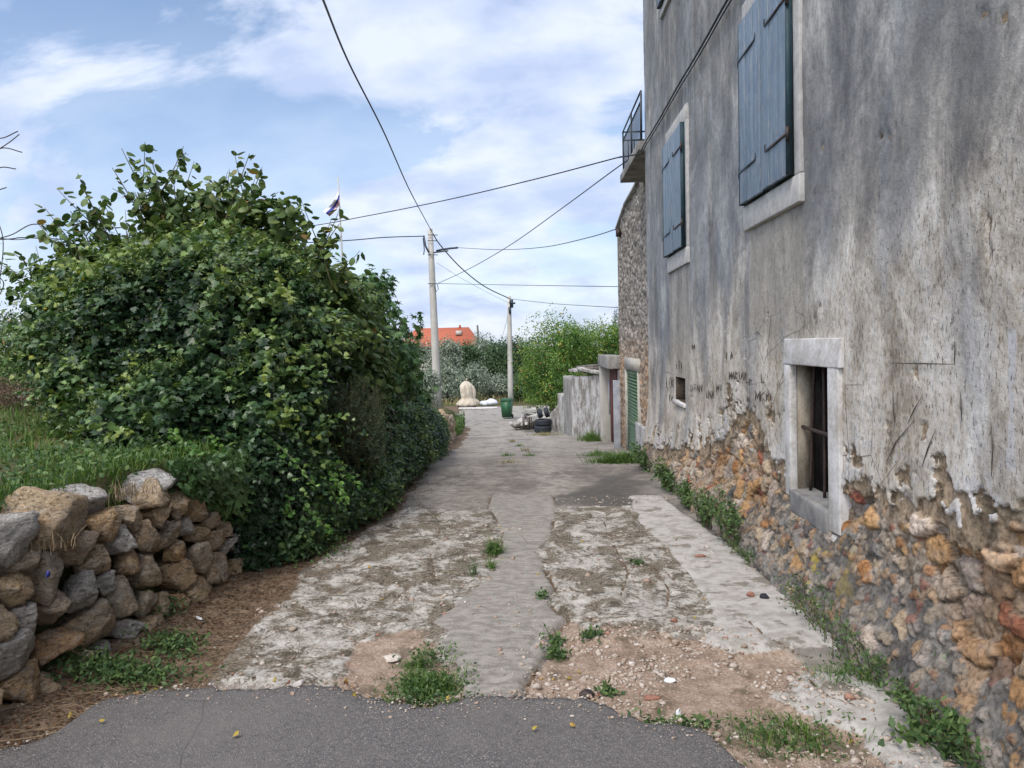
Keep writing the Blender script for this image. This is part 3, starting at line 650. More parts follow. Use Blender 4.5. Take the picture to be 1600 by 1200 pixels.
bpt = sorted([wpos(*p) for p in bpx]); BY = [HY0]+[b[0] for b in bpt]+[HY1]; BZ = [bpt[0][1]]+[b[1] for b in bpt]+[bpt[-1][1]]
STONE_COL = np.array([(.40, .20, .085), (.44, .27, .13), (.42, .33, .23), (.36, .31, .25), (.29, .28, .26), (.48, .40, .33), (.30, .11, .07), (.13, .13, .13), (.46, .30, .17)])
def wall_fields(Y, Z):
    zb = np.interp(Y, BY, BZ)
    lowY = sst(5.5, 8.5, Y)
    m = Z-zb+.12*fbm(Y, Z, 0, 2.0, 5, .6)+.04*fbm(Y, Z, 3, 14, 3)
    m = np.minimum(m, .25+np.abs(fbm(Y, Z, 11, 1.6, 4))*9-(Z < zb+.5)*.21)   # stray holes near the edge
    m = m+.05*fbm(Y, Z, 13, 22, 3)
    hole = sst(.10, .16, fbm(Y, Z, 12, 8, 4, .6)-m*.55-.04)*sst(.55, .2, m)
    plast = sst(-.010, .010, m)*(1-hole)
    coat = sst(-.012, .012, m+.10+.20*fbm(Y, Z, 15, 2.5, 5, .6))
    def vor(g, wp, asp, k0):
        wy = wp*fbm(Y, Z, 5+k0, .75/g, 4, .6); wz = wp*fbm(Y, Z, 6+k0, .75/g, 4, .6); yy, zz = (Y+wy)/g, (Z*asp+wz)/g
        iy, iz = np.floor(yy).astype(int), np.floor(zz).astype(int); F1 = np.full(Y.shape, 9.); F2 = F1.copy(); ID = np.zeros(Y.shape, int)
        for dy_ in (-1, 0, 1):
            for dz_ in (-1, 0, 1):
                cy, cz = iy+dy_, iz+dz_; hsh = _h(cy, cz, 7+k0); sy = cy+.5+(hsh/4095-.5)*.9; sz = cz+.5+(_h(cy, cz, 31+k0)/4095-.5)*.9
                d = np.hypot(yy-sy, zz-sz)+.35*(_h(cy, cz, 77+k0)/4095-.5); nw = d < F1
                F2 = np.where(nw, F1, np.minimum(F2, d)); ID = np.where(nw, hsh, ID); F1 = np.where(nw, d, F1)
        return F1, np.clip(F2-F1, 0, .6), ID
    F1, e, ID = vor(.15, .075, 1.25, 0); G1, e2, ID2 = vor(.058, .03, 1.2, 40)
    rnd = (ID % 97)/97.; rnd2 = (ID % 89)/89.; rs = (ID2 % 83)/83.
    h_l = .036*(1-np.exp(-e*8))*(.45+.8*rnd)+.050*(rnd2-.5)+.030*fbm(Y, Z, 1, 9, 5, .68)+.012*fbm(Y, Z, 8, 30, 3)-.010
    small = (rs > .45)
    h_r = .012+.020*(1-np.exp(-e2*8))*rs*small+.035*fbm(Y, Z, 2, 3, 4)+.020*fbm(Y, Z, 4, 14, 4, .7)
    thr = np.interp(Y, [2.4, 3.2, 3.8, 5.4, 6.6, 9], [.30, .38, .80, .62, .25, .15]); ex = sst(-.02, .20, fbm(Y, Z, 25, 1.5, 4)+.16-.50*sst(thr+.12, thr-.12, Z+.18*fbm(Y, Z, 29, 2, 3)))
    h_r = h_r-.055*ex+.018
    iss = sst(-.003, .004, h_l-h_r); hm = np.maximum(h_l, h_r)
    base_h = -.050+hm+.05*sst(.35, -.05, Z)*(.5+.5*fbm(Y, Z, 3, 1.5, 3))
    coat_h = -.016+.012*fbm(Y, Z, 16, 9, 5, .65)
    base_h = base_h*(1-coat)+np.maximum(coat_h, base_h-.012)*coat
    pl_h = .004+.012*fbm(Y, Z, 0, 1.1, 4)+.004*fbm(Y, Z, 0, 9, 4)
    h = base_h*(1-plast)+pl_h*plast
    h = h+.17*sst(.65, -.05, Z)*np.interp(Y, [6, 10], [1, .6])+.03*sst(1.1, .5, Z)
    idx = np.array([0, 1, 2, 3, 4, 5, 2, 8, 1, 3, 2, 5, 0, 3, 1, 8, 2, 7, 3, 2, 1, 5, 6])[(ID*7) % 23]
    sc = STONE_COL[idx]*(.7+.5*rnd2[..., None])
    org = sst(.0, .3, fbm(Y, Z, 21, 1.3, 3)+.30*sst(.25, .55, Z)*(Y > 5)+.35*sst(3.9, 3.0, Y)*sst(.1, .4, Z))[..., None]
    sc = sc*(1-.4*org)+np.array((.36, .19, .095))*(.6+.8*rnd[..., None])*.4*org
    sc = sc*(1+.5*fbm(Y, Z, 33, 10, 4, .7)[..., None])
    gapc = sst(.10, .02, e)[..., None]; sc = sc*(1-.75*gapc)+np.array((.085, .06, .04))*.75*gapc  # brown joint dirt, also painted in place of missing crevice shade
    dk = sst(.80, .45, Z+.45*fbm(Y, Z, 14, 1.4, 5))*sst(8.5, 6, Y)
    mc = np.array((.27, .215, .16))*(1-dk[..., None])+np.array((.125, .118, .108))*dk[..., None]
    mc = mc*(1+.9*fbm(Y, Z, 17, 6, 5, .65)[..., None]); mc = mc+np.array((.12, .03, -.03))*sst(.0, .35, fbm(Y, Z, 23, 3, 4))[..., None]*(1-dk[..., None])
    idx2 = np.array([2, 3, 1, 5, 8, 0, 4, 3, 6, 5, 2])[(ID2*5) % 11]; k2 = (small*sst(.04, .12, e2))[..., None]*(.85-.35*dk[..., None])
    mc = mc*(1-k2)+STONE_COL[idx2]*(.6+.5*rs[..., None])*k2
    col = sc*iss[..., None]*(1-.25*dk[..., None])+mc*(1-iss[..., None])
    cc_ = np.array((.29, .225, .155))*(1+.8*fbm(Y, Z, 18, 7, 5, .65)[..., None]); cc_ = cc_*(1-.5*sst(.12, .3, fbm(Y, Z, 27, 16, 3))[..., None])
    col = col*(1-coat[..., None])+cc_*coat[..., None]
    base_g = sst(.22, .0, Z+.16*fbm(Y, Z, 2, 3, 5))[..., None]
    col = col*(1-.6*base_g)+np.array((.24, .235, .22))*(1+.8*fbm(Y, Z, 37, 8, 4)[..., None])*.6*base_g
    # plaster tones
    warm = sst(2.3, .3, Z-zb+.45*fbm(Y, Z, 30, .9, 4))
    white = np.zeros_like(Y)
    def rect(y0, y1, z0, z1, s_=.03): return sst(0, s_, np.minimum(np.minimum(Y-y0, y1-Y), np.minimum(Z-z0, z1-Z))+s_*.6*fbm(Y, Z, 41, 5, 4))
    patch = rect(W1['y0']-.10, W1['y1']+.02, 1.72, W1['z0']-.12, .05)
    patch = np.maximum(patch, rect(W2['y0']-.1, W2['y1']+.05, 1.1, W2['z0']-.1, .08)*.8)
    white = np.maximum(white, .75*rect(LW['y0']-.32, LW['y1']+.25, LW['z0']-.1, LW['z1']+.25, .1)*0)
    white = np.maximum(white, .62*rect(2.93, 3.02, 1.15, 1.75, .03)); white = np.maximum(white, .55*sst(.55, .1, Z-zb)*sst(-.05, .4, fbm(Y, Z, 50, 1.5, 4)+.25))
    drip = .8*rect(W1['y0']-.28, W1['y0']-.10, 1.5, W1['z0']-.25, .12)*(.6+fbm(Y*3, Z*.4, 3, 2, 3))
    drip = np.maximum(drip, .6*rect(W1['y1']+.02, W1['y1']+.2, 1.7, W1['z0']+.2, .12)*(.5+fbm(Y*3, Z*.4, 5, 2, 3)))
    dr = fbm(Y*2.2, Z*.22, 7, 2, 4); drip = np.maximum(drip, .55*sst(.12, .4, dr)*sst(1.2, 2.2, Z-zb))
    drip = np.maximum(drip, .7*rect(W2['y0']-.1, W2['y1']+.3, 4.9, 5.8, .25)*(.6+fbm(Y*4, Z*.4, 5, 2, 3)))
    bandb = sst(1.2, 2.0, Z)*sst(4.5, 3.0, Z)*sst(5, 7, Y)
    lich = sst(.25, .4, Z)*sst(.9, .6, Z)*sst(.3, .0, np.abs(Y-4.7)-.55)*.0+np.exp(-((Y-4.75)/.5)**2-((Z-.28)/.2)**2)*1.0
    return h, plast, warm, white, np.clip(drip, 0, 1), patch, bandb, np.clip(col, .02, .9), lich
def build_facade():
    ys = [HY0]
    while ys[-1] < 2.2: ys.append(ys[-1]+.06)
    while ys[-1] < HY1: ys.append(ys[-1]+max(.0085, .0032*ys[-1]))
    zs = [-.55]
    while zs[-1] < 1.55: zs.append(zs[-1]+.009)
    while zs[-1] < 8.6: zs.append(zs[-1]+.03)
    snap = lambda arr, vals: np.array(sorted(set(arr)))
    ys = np.array(ys); ys[-1] = HY1; zs = np.array(zs)
    for o_ in (LW, NI):
        for v in (o_['y0'], o_['y1']): ys[np.argmin(abs(ys-v))] = v
        for v in (o_['z0'], o_['z1']): zs[np.argmin(abs(zs-v))] = v
    Y, Z, f = grid(ys, zs)
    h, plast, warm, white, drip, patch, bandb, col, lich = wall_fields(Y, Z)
    for o_ in (LW, NI):                    # quiet the surface round the openings
        d = np.maximum(np.maximum(o_['y0']-Y, Y-o_['y1']), np.maximum((o_['z0']-Z)*.6, Z-o_['z1'])); k = sst(.14, .01, d); h = h*(1-k)
    X = WX-h
    V = np.stack([X, Y, Z], -1).reshape(-1, 3)
    c = V[f].mean(1); keep = np.ones(len(f), bool)
    for o_ in (LW, NI): keep &= ~((c[:, 1] > o_['y0']) & (c[:, 1] < o_['y1']) & (c[:, 2] > o_['z0']) & (c[:, 2] < o_['z1']))
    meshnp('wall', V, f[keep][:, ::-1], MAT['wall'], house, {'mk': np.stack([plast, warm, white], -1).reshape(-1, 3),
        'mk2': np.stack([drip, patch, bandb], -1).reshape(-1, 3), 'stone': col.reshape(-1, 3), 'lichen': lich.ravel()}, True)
    b = MB(); b.box((WX+.02, HY1-.02, -1.2), (9, HY1, 8.6)); b.box((WX+.02, HY0, -1), (9, HY0+.02, 8.6)); b.box((8.98, HY0+.03, -1), (9.0, HY1-.03, 8.6))
    b.build('end_wall', MAT['concrete_grey'], house)
    b = MB(); b.box((WX-.35, HY0-.3, 8.61), (9.3, HY1+.3, 8.8), bev=.02); b.build('roof', MAT['tile'], house)
    b = MB(); b.box((2.42, 12.02, -1.2), (8, 15.3, 8.2)); b.build('rear_wing', MAT['masonry'], house)
    # backing behind the skin keeps daylight out of the holes
build_facade()
def window_upper(w_, frame_r=.10, frame_l=.06, sill=.20, with_top=True):
    y0, y1, z0, z1 = w_['y0'], w_['y1'], w_['z0'], w_['z1']
    fr = MB(); fr.box((WX-.030, y0-frame_r, z0+.005), (WX+.05, y0+.01, z1), bev=.006, jit=.006); fr.box((WX-.030, y1-.01, z0+.005), (WX+.05, y1+frame_l, z1), bev=.006, jit=.006)
    fr.box((WX-.030, y0-frame_r, z1+.002), (WX+.05, y1+frame_l, z1+.18), bev=.006, jit=.006)
    wn_ = fr.build('window', MAT['greystone'], house)
    sb = MB(); sb.box((WX-.036, y0-frame_r-.01, z0-sill), (WX+.05, y1+frame_l, z0), bev=.008, jit=.01); sb.build('sill', MAT['greystone'], wn_)
    ym = (y0+y1)/2
    for a_, b_, hx in ((y0+.005, ym-.012, y0), (ym+.012, y1-.005, y1)):
        pk = MB(); n = 3; wd = (b_-a_)/n
        for i in range(n): pk.box((WX-.080+.003*(i % 2), a_+i*wd+.0065, z0+.012+.004*i), (WX-.056, a_+(i+1)*wd-.0065, z1-.01), bev=.003)
        sh = pk.build('shutter', MAT['blue'], house); org = parent_origin(sh)
        ed = MB(); ed.box((WX-.0555, a_+.002, z0+.02), (WX-.034, b_-.002, z1-.02))
        ed.box((WX-.083, a_ if hx == y0 else b_-.012, z0+.01), (WX-.034, a_+.012 if hx == y0 else b_, z1-.008)); ed.build('back_board', MAT['blue_dark'], sh)
        for zq in (z0+(z1-z0)*.19, z0+(z1-z0)*.80):
            hg = MB(); far_ = a_+(b_-a_)*.80 if hx == y0 else a_+(b_-a_)*.20
            hg.box((WX-.087, min(hx, far_), zq-.009), (WX-.079, max(hx, far_), zq+.009)); hg.tube([(WX-.075, hx, zq-.05), (WX-.075, hx, zq+.05)], .013, 8)
            hg.tube([(WX-.083, far_, zq-.005), (WX-.083, far_+(.012 if hx == y0 else -.012), zq+.03), (WX-.083, far_, zq+.05)], .005, 5)
            hg.build('strap_hinge', MAT['iron'] if hx == y0 else MAT['rail'], sh)
window_upper(W1); window_upper(W2, .09, .03)
W3 = dict(y0=W2['y0']+.12, y1=W2['y1']+.25, z0=6.12, z1=7.6); window_upper(W3, .06, .03, .12)
# barred window low on the facade
def window_low():
    y0, y1, z0, z1 = LW['y0'], LW['y1'], LW['z0'], LW['z1']; D = WX+.19
    b = MB(); b.box((WX-.028, y0-.20, z1), (WX+.1, y1+.13, z1+.175), bev=.008, jit=.014)
    wd = b.build('barred_window', MAT['white_wash'], house)
    b = MB(); b.box((WX-.024, y0-.17, z0-.13), (D+.05, y0, z1-.003), bev=.008, jit=.012); b.build('jamb', MAT['white_wash'], wd)
    b = MB(); b.box((WX-.024, y1, z0-.06), (WX+.03, y1+.11, z1-.003), bev=.008, jit=.012); b.build('jamb', MAT['white_wash'], wd)
    b = MB(); b.box((WX+.031, y1, z0-.1), (WX+.145, y1+.05, z1-.003)); b.box((WX+.1, y0, z1), (WX+.25, y1, z1+.05)); b.build('reveal', MAT['reveal'], wd)
    b = MB(); b.box((WX-.035, y0-.0, z0-.17), (D+.22, y1+.01, z0), bev=.02, jit=.03); b.build('sill', MAT['sillstone'], wd)
    b = MB(); b.box((WX+.20, y0-.1, z0-.1), (WX+.23, y1+.1, z1+.05)); b.box((WX+.146, y1-.16, z0+.003), (WX+.199, y1+.05, z1-.004))
    for k in range(4): b.box((WX+.175+.004*(k % 2), y0+.02+k*.12, z0+.003), (WX+.198, y0+.13+k*.12, z1-.004))
    b.box((WX+.15, y0+.01, z0+.35), (WX+.173, y1-.17, z0+.42)); b.build('inner_shutter', MAT['void'], wd)
    xb = WX+.09; q1, q2, q3, q4 = [UX(px, 680, xb)[1] for px in (1266, 1273, 1288, 1287)]
    bars = [([(xb, q1, z0-.01), (xb, (q1+q2)/2+.005, z0+.45), (xb, q2, z1+.01)], .011), ([(xb, q3, z0-.02), (xb+.006, q3, z0+.3), (xb, q4, z1+.01)], .011)]
    zc = z0+(z1-z0)*.49
    bars.append(([(WX+.065, y1+.0, zc+.01), (WX+.07, y1-.15, zc+.005), (WX+.072, y0-.01, zc)], .013))
    for pts, r_ in bars:
        b = MB(); P = np.array(pts); t = np.linspace(0, 1, 9)[:, None]; q = (1-t)**2*P[0]+2*t*(1-t)*P[1]+t**2*P[2]; b.tube(q, r_, 8); b.build('iron_bar', MAT['iron'], wd, True)
    # plaster roll and broken stones under the sill are part of the surround
    b = MB(); b.box((WX-.015, y0-.15, z0-.36), (WX+.05, y0-.005, z0-.132), bev=.03, jit=.05); b.build('jamb_foot', MAT['white_wash'], wd)
    # small wall niche
    y0, y1, z0, z1 = NI['y0'], NI['y1'], NI['z0'], NI['z1']
    b = MB(); b.box((WX, y0-.02, z0-.02), (WX+.34, y0, z1+.02)); b.box((WX, y1, z0-.02), (WX+.34, y1+.02, z1+.02)); b.box((WX, y0, z0-.02), (WX+.34, y1, z0)); b.box((WX, y0, z1), (WX+.34, y1, z1+.02)); b.box((WX+.30, y0, z0), (WX+.32, y1, z1))
    nn = b.build('wall_niche', MAT['niche'], house); b = MB(); b.box((WX-.035, y0-.02, z0-.06), (WX+.03, y1+.02, z0-.005), bev=.012, jit=.02); b.build('ledge', MAT['white_wash'], nn)
window_low()
# scratched writing (stroke letters)
GL = {'M': [(0,0,0,1),(0,1,.5,.3),(.5,.3,1,1),(1,1,1,0)], 'A': [(0,0,.5,1),(.5,1,1,0),(.2,.4,.8,.4)], 'R': [(0,0,0,1),(0,1,.8,.8),(.8,.8,0,.5),(0,.5,.9,0)],
      'I': [(.5,0,.5,1)], 'N': [(0,0,0,1),(0,1,1,0),(1,0,1,1)], 'X': [(0,0,1,1),(0,1,1,0)], 'K': [(0,0,0,1),(1,1,0,.5),(0,.5,1,0)], 'L': [(0,1,0,0),(0,0,1,0)],
      'O': [(0,.2,0,.8),(0,.8,.5,1),(.5,1,1,.8),(1,.8,1,.2),(1,.2,.5,0),(.5,0,0,.2)], 'D': [(0,0,0,1),(0,1,.9,.6),(.9,.6,.9,.3),(.9,.3,0,0)], 'P': [(0,0,0,1),(0,1,.9,.8),(.9,.8,0,.5)],
      'T': [(0,1,1,1),(.5,1,.5,0)], 'H': [(0,0,0,1),(1,0,1,1),(0,.5,1,.5)], 'S': [(1,1,0,.8),(0,.8,1,.3),(1,.3,0,0)], '+': [(0,.5,1,.5),(.5,0,.5,1)], 'V': [(0,1,.5,0),(.5,0,1,1)], '-': [(0,.5,1,.5)]}
def scratch(text, px, py, hpx, wpx, wid=.005):
    b = MB()
    for i, ch in enumerate(text):
        for x0, q0, x1, q1 in GL.get(ch, []):
            jx = rng.uniform(-.06, .06, 4)
            A = UX(px+(i+.1+.75*(x0+jx[0]))*wpx, py-(q0+jx[1])*hpx, WX-.018); B = UX(px+(i+.1+.75*(x1+jx[2]))*wpx, py-(q1+jx[3])*hpx, WX-.018)
            b.tube([A, (A+B)/2+rng.uniform(-.004, .004, 3)*np.array([0, 1, 1]), B], [wid*.6, wid, wid*.4], 4)
    return b.build('scratched_writing', MAT['scratch'], house)
for tx, px, py, hp, wp in (('ITI', 1055, 577, 13, 4.0), ('LOR', 1041, 606, 17, 4.2), ('TV', 1044, 627, 9, 4), ('MARIAX', 1139, 593, 12, 4.6), ('L', 1189, 598, 15, 7), ('-P', 1165, 602, 10, 5), ('MK', 1180, 627, 16, 8), ('KI', 1197, 627, 13, 5),
                           ('DTAN', 1079, 612, 11, 4.6), ('INA', 1102, 622, 12, 4.8), ('MI', 1119, 612, 12, 5), ('N', 1167, 628, 10, 4), ('ME', 1081, 546, 8, 5), ('ICA', 1133, 561, 11, 4)):
    scratch(tx, px, py, hp, wp)
def gouges():
    b = MB()
    for pts in ([(1430, 655), (1400, 690), (1385, 722)], [(1463, 668), (1450, 700), (1440, 730)], [(1390, 567), (1440, 568), (1491, 569)], [(1491, 569), (1492, 550), (1492, 533)], [(1190, 525), (1183, 518), (1178, 522)], [(1500, 610), (1502, 640), (1503, 660)], [(1440, 620), (1428, 640), (1418, 662)], [(1096, 678), (1100, 668), (1097, 660)],
                [(1548, 660), (1551, 700), (1549, 745)], [(1395, 610), (1396, 640), (1398, 660)], [(1170, 250), (1160, 262), (1155, 275)]):
        P = [UX(x, y, WX-.009) for x, y in pts]; b.tube(P, [.0012, .0035, .0012], 4)
    b.build('gouge_mark', MAT['scratch'], house)
gouges()
# cables clipped along the facade
for k, (dz, r_) in enumerate(((0, .011), (-.055, .008))):
    A = UX(1001, 236, WX-.05); B = UX(1137, 0, WX-.05); D = (B-A)/(B-A)[1]; pts = [A+D*t for t in np.linspace(0, A[1]*-1-2.5, 24)]
    pts = [p+np.array([0, 0, dz+.008*math.sin(i*1.7)]) for i, p in enumerate(pts)]
    b = MB(); b.tube(pts, r_, 7)
    tag(b.build('wall_cable', MAT['cable'], None, True), ('thick black cable' if k == 0 else 'thinner cable just below the thick one')+' clipped along the upper plaster of the house', 'cable', 'cables along the facade')

# balcony behind the corner
def balcony():
    A = U(969, 286, 15.0); xo = A[0]; z = A[2]; t = thing('balcony', 'small concrete balcony with thin dark railing sticking out behind the corner of the plastered house', 'balcony', (xo, 13.8, z))
    b = MB(); b.box((xo, 12.5, z), (2.419, 15.0, z+.15), bev=.01); b.build('slab', MAT['concrete_grey'], t)
    zt = z+.96; r = MB(); x1 = xo+.06
    for zz in (zt, zt-.16): r.tube([(x1, 12.55, zz), (x1, 14.93, zz)], .016, 6); r.tube([(x1, 14.93, zz), (2.4, 14.93, zz)], .016, 6)
    r.tube([(x1, 12.55, z+.23), (x1, 14.93, z+.23)], .01, 6); r.tube([(x1, 14.93, z+.23), (2.4, 14.93, z+.23)], .01, 6)
    for y in (12.55, 13.74, 14.93): r.tube([(x1, y, z+.152), (x1, y, zt)], .017, 6)
    for y in np.arange(12.7, 14.9, .13): r.tube([(x1, y, z+.23), (x1, y, zt-.16)], .007, 5)
    for x in np.arange(x1+.1, 2.4, .11): r.tube([(x, 14.93, z+.23), (x, 14.93, zt-.16)], .007, 5)
    r.build('railing', MAT['rail'], t)
balcony()

# ================================================================== NEXT HOUSES ON THE RIGHT
def stone_house():
    X0 = 2.30
    def wp(px, py): p = UX(px, py, X0); return p[1], p[2]
    yf = wp(967, 450)[0]; zt1 = wp(968, 356)[1]; zt0 = wp(997, 290)[1]; ya = wp(997, 290)[0]
    t = thing('stone_house', 'narrow rough stone house behind the plastered corner, with green louvred door', 'house', (X0, 15, -1))
    d0, d1 = wp(999, 640)[0], wp(980.5, 640)[0]; zd1 = wp(989, 579)[1]; zd0 = wp(989, 712)[1]-.05
    print('stone house', yf, zt1, zt0, ya, d0, d1, zd0, zd1)
    ys = np.r_[np.arange(12.03, yf, .05), yf]; zs = np.arange(-1.2, 6.2, .05)
    ys[np.argmin(abs(ys-d0))] = d0; ys[np.argmin(abs(ys-d1))] = d1; zs[np.argmin(abs(zs-zd1))] = zd1
    Y, Z, f = grid(ys, zs); top = np.interp(ys, [12, ya, (ya*.45+yf*.55), yf], [zt0+.7, zt0, zt0*.42+zt1*.58+.12, zt1])[:, None]
    Z = np.minimum(Z, top); hh = .05*fbm(Y, Z, 0, 3, 4)+.03*fbm(Y, Z, 3, 9, 3)
    V = np.stack([X0-hh, Y, Z], -1).reshape(-1, 3); c = V[f].mean(1); keep = ~((c[:, 1] > d0) & (c[:, 1] < d1) & (c[:, 2] < zd1))
    n = len(V); V = np.r_[V, np.array([[X0+4, yf, -1.2], [X0+4, yf, zt1+1.5], [X0-.02, yf, -1.2], [X0-.02, yf, zt1]])]
    meshnp('wall', V, [f[keep][:, ::-1], np.array([[n+2, n+3, n+1, n]])], MAT['masonry'], t, None, True)
    b = MB(); Yt = np.interp; pts = [(12.03, zt0+.72), (ya, zt0+.02), (ya*.45+yf*.55, zt0*.42+zt1*.58+.14), (yf+.08, zt1)]
    for (ya_, za_), (yb_, zb_) in zip(pts[:-1], pts[1:]):
        V = [(x, y, z+dz) for x in (X0-.06, X0+4) for y, z in ((ya_, za_), (yb_, zb_)) for dz in (0, .07)]; b.add(V, [[0,1,3,2],[4,6,7,5],[0,4,5,1],[2,3,7,6],[0,2,6,4],[1,5,7,3]])
    b.build('roof', MAT['concrete_grey'], t)
    fr = MB()
    for q in (d0-.11, d1+.004): fr.box((X0-.04, q, zd0-.1), (X0+.14, q+.106, zd1))
    fr.box((X0-.042, d0-.14, zd1+.003), (X0+.14, d1+.16, zd1+.28)); fr.build('door_frame', m_simple('door_surround', (.30, .28, .24), (.42, .40, .35), 8), t)
    dr = MB(); dr.box((X0+.06, d0+.01, zd0), (X0+.09, d1-.01, zd1-.01)); 
    for q in (d0+.01, d1-.09): dr.box((X0+.0, q, zd0), (X0+.055, q+.08, zd1-.01))
    for z in (zd0, zd0+.75, zd1-.12): dr.box((X0+.002, d0+.092, z), (X0+.053, d1-.092, z+.1))
    o = dr.build('louvred_door', MAT['green'], t); sl_ = MB()
    nz = int((zd1-zd0)/.075)
    for i in range(nz):
        z = zd0+.06+i*.075; V = [(X0-.005, y, z) for y in (d0+.1, d1-.1)]+[(X0+.045, y, z+.055) for y in (d0+.1, d1-.1)]
        V += [(v[0]+.008, v[1], v[2]-.010) for v in V]; sl_.add(V, [[0,1,3,2],[4,6,7,5],[0,4,5,1],[2,3,7,6],[0,2,6,4],[1,5,7,3]])
    sl_.build('louvre_slats', MAT['green'], o)
    # pale plaster lump at the foot beside the corner
    b = MB(); b.box((X0-.12, 12.4, -.9), (X0+.02, d0-.16, wp(1008, 690)[1]+.35), bev=.03, jit=.05); b.build('plastered_foot', MAT['oldwhite'], t)
    b = MB(); p = UX(966, 357, X0-.06); b.box((p[0]-.06, p[1]-.1, p[2]-.2), (p[0]+.06, p[1]+.02, p[2]-.02)); b.build('wire_bracket', MAT['iron'], t)
    return yf
SHY = stone_house()
def gate():
    yb = 22.4; A = U(936, 572, yb); B = U(951, 572, yb); xo = A[0]; xi = B[0]; zt = A[2]; g = -1.35
    t = thing('gateway', 'concrete gateway with heavy lintel and a dull red door, next to the stone house', 'gateway', (xo, 21, g))
    b = MB(); b.box((xo, yb-.25, g), (xi+.05, yb+.05, zt), bev=.01, jit=.02); b.build('pillar', MAT['concrete'], t)
    b = MB(); b.box((xi-.06, SHY+.05, g), (xi+.08, SHY+.30, zt), bev=.01, jit=.02); b.build('pillar', MAT['concrete_grey'], t)
    b = MB(); b.box((xo-.03, SHY+.02, zt+.003), (xi+.1, yb+.08, zt+.34), bev=.015, jit=.03); b.build('lintel', MAT['concrete_grey'], t)
    b = MB(); b.box((xi-.0, SHY+.33, g), (xi+.04, yb-.255, zt-.02))
    for k in range(4): y = SHY+.4+k*.55; b.box((xi-.015, y, g), (xi-.001, y+.4, zt-.1))
    d = b.build('door', MAT['red'], t); b = MB(); b.tube([(xi-.05, yb-.5, g+1.0), (xi-.05, yb-.5, g+2.0)], .02, 6); b.build('draw_bar', MAT['slab_grey'], d)
    A = U(957.5, 594, 18.9); B = U(970, 706, 18.9)
    b = MB(); b.box((A[0], 18.85, B[2]-.1), (B[0], 18.93, A[2]), bev=.01, jit=.02)
    tag(b.build('upright_slab', MAT['slab_grey']), 'tall pale grey slab standing upright between the red gateway door and the green door', 'slab')
gate()
def garden_wall():
    pts = [UG(938, 700), None]; yb = 22.5
    A = U(938, 586, yb); C = U(893, 590, 25.3); D = U(881, 590, 28.0); g = lambda p: float(prof(p[1]))-.15
    t = thing('garden_wall', 'peeling whitewashed garden wall with rough capping beyond the gateway', 'wall', (A[0], A[1], g(A)))
    def seg(P, Q, zt, th, mat, name, amp=.03):
        P, Q = np.array(P[:2]), np.array(Q[:2]); L_ = np.linalg.norm(Q-P); d = (Q-P)/L_; nn = np.array([d[1], -d[0]])
        if nn[0] < 0: nn = -nn
        s_ = np.linspace(0, L_, max(3, int(L_/.08))); zz = np.linspace(0, 1, 24)
        Sg, Zg, f = grid(s_, zz); tz = zt(s_)[:, None]; gz = prof(P[1]+d[1]*s_)[:, None]-.2
        Zw = gz+(tz-gz)*Zg; amp_ = amp*fbm(Sg, Zw, 0, 1.6, 4)
        X = P[0]+d[0]*Sg-nn[0]*amp_; Y = P[1]+d[1]*Sg-nn[1]*amp_
        V1 = np.stack([X, Y, Zw], -1).reshape(-1, 3); V2 = V1+np.r_[nn*th, 0]; n = len(V1)
        i = np.arange(n).reshape(Sg.shape); top = np.stack([i[:-1, -1], i[1:, -1], i[1:, -1]+n, i[:-1, -1]+n], -1)
        e0 = np.stack([i[0, :-1], i[0, 1:], i[0, 1:]+n, i[0, :-1]+n], -1); e1 = np.stack([i[-1, :-1], i[-1, 1:], i[-1, 1:]+n, i[-1, :-1]+n], -1)
        return meshnp(name, np.r_[V1, V2], [f, f+n, top, e0, e1], mat, t, None, True)
    zA = A[2]; seg(A, C, lambda s_: zA-.05*s_+.05*fbm(s_, 0, 0, 2, 3), .35, MAT['oldwhite'], 'wall_section')
    E = U(880, 600, 27.6); seg(C, E, lambda s_: zA-.2+0*s_, .35, MAT['concrete_grey'], 'wall_section')
    H1 = U(871, 614, 29.5); seg((E[0]+.1, E[1]), H1, lambda s_: U(871, 614, 29.5)[2]+.03*fbm(s_, 0, 0, 2, 3), .3, MAT['oldwhite'], 'wall_section')
    J = U(850, 622, 33.0); seg(H1, J, lambda s_: np.linspace(H1[2]-.55, prof(33)+.35, len(s_)), .3, MAT['oldwhite'], 'wall_section', .06)
    # capping stones
    b = MB(); d = (C-A)[:2]/np.linalg.norm((C-A)[:2])
    for k in range(9):
        s_ = .15+k*.31; c = A[:2]+d*s_; an = math.atan2(d[1], d[0])+rng.normal(0, .1)
        M = Matrix.Translation((c[0]+.12, c[1]+.12, zA+.05+.03*rng.random()+.012*k*(k < 6)))@Matrix.Rotation(an, 4, 'Z')@Matrix.Rotation(rng.normal(0, .06), 4, 'Y')
        b.box((-.2, -.24, -.04), (.2, .24, .05), M, bev=.015, jit=.04)
    b.build('capping', MAT['oldwhite'], t)
    b = MB()
    for k in range(2):
        P = A[:2]+d*(.3+.2*k); Q = A[:2]+d*(2.6+.3*k); b.tube([(P[0]+.1, P[1]+.1, zA+.2+.07*k), (Q[0]+.1+.1*k, Q[1]+.1, zA+.13+.03*k)], .05, 8)
    tag(b.build('pole_bundle', MAT['wood']), 'weathered wooden poles lying along the top of the whitewashed garden wall', 'poles')
    return t
garden_wall()

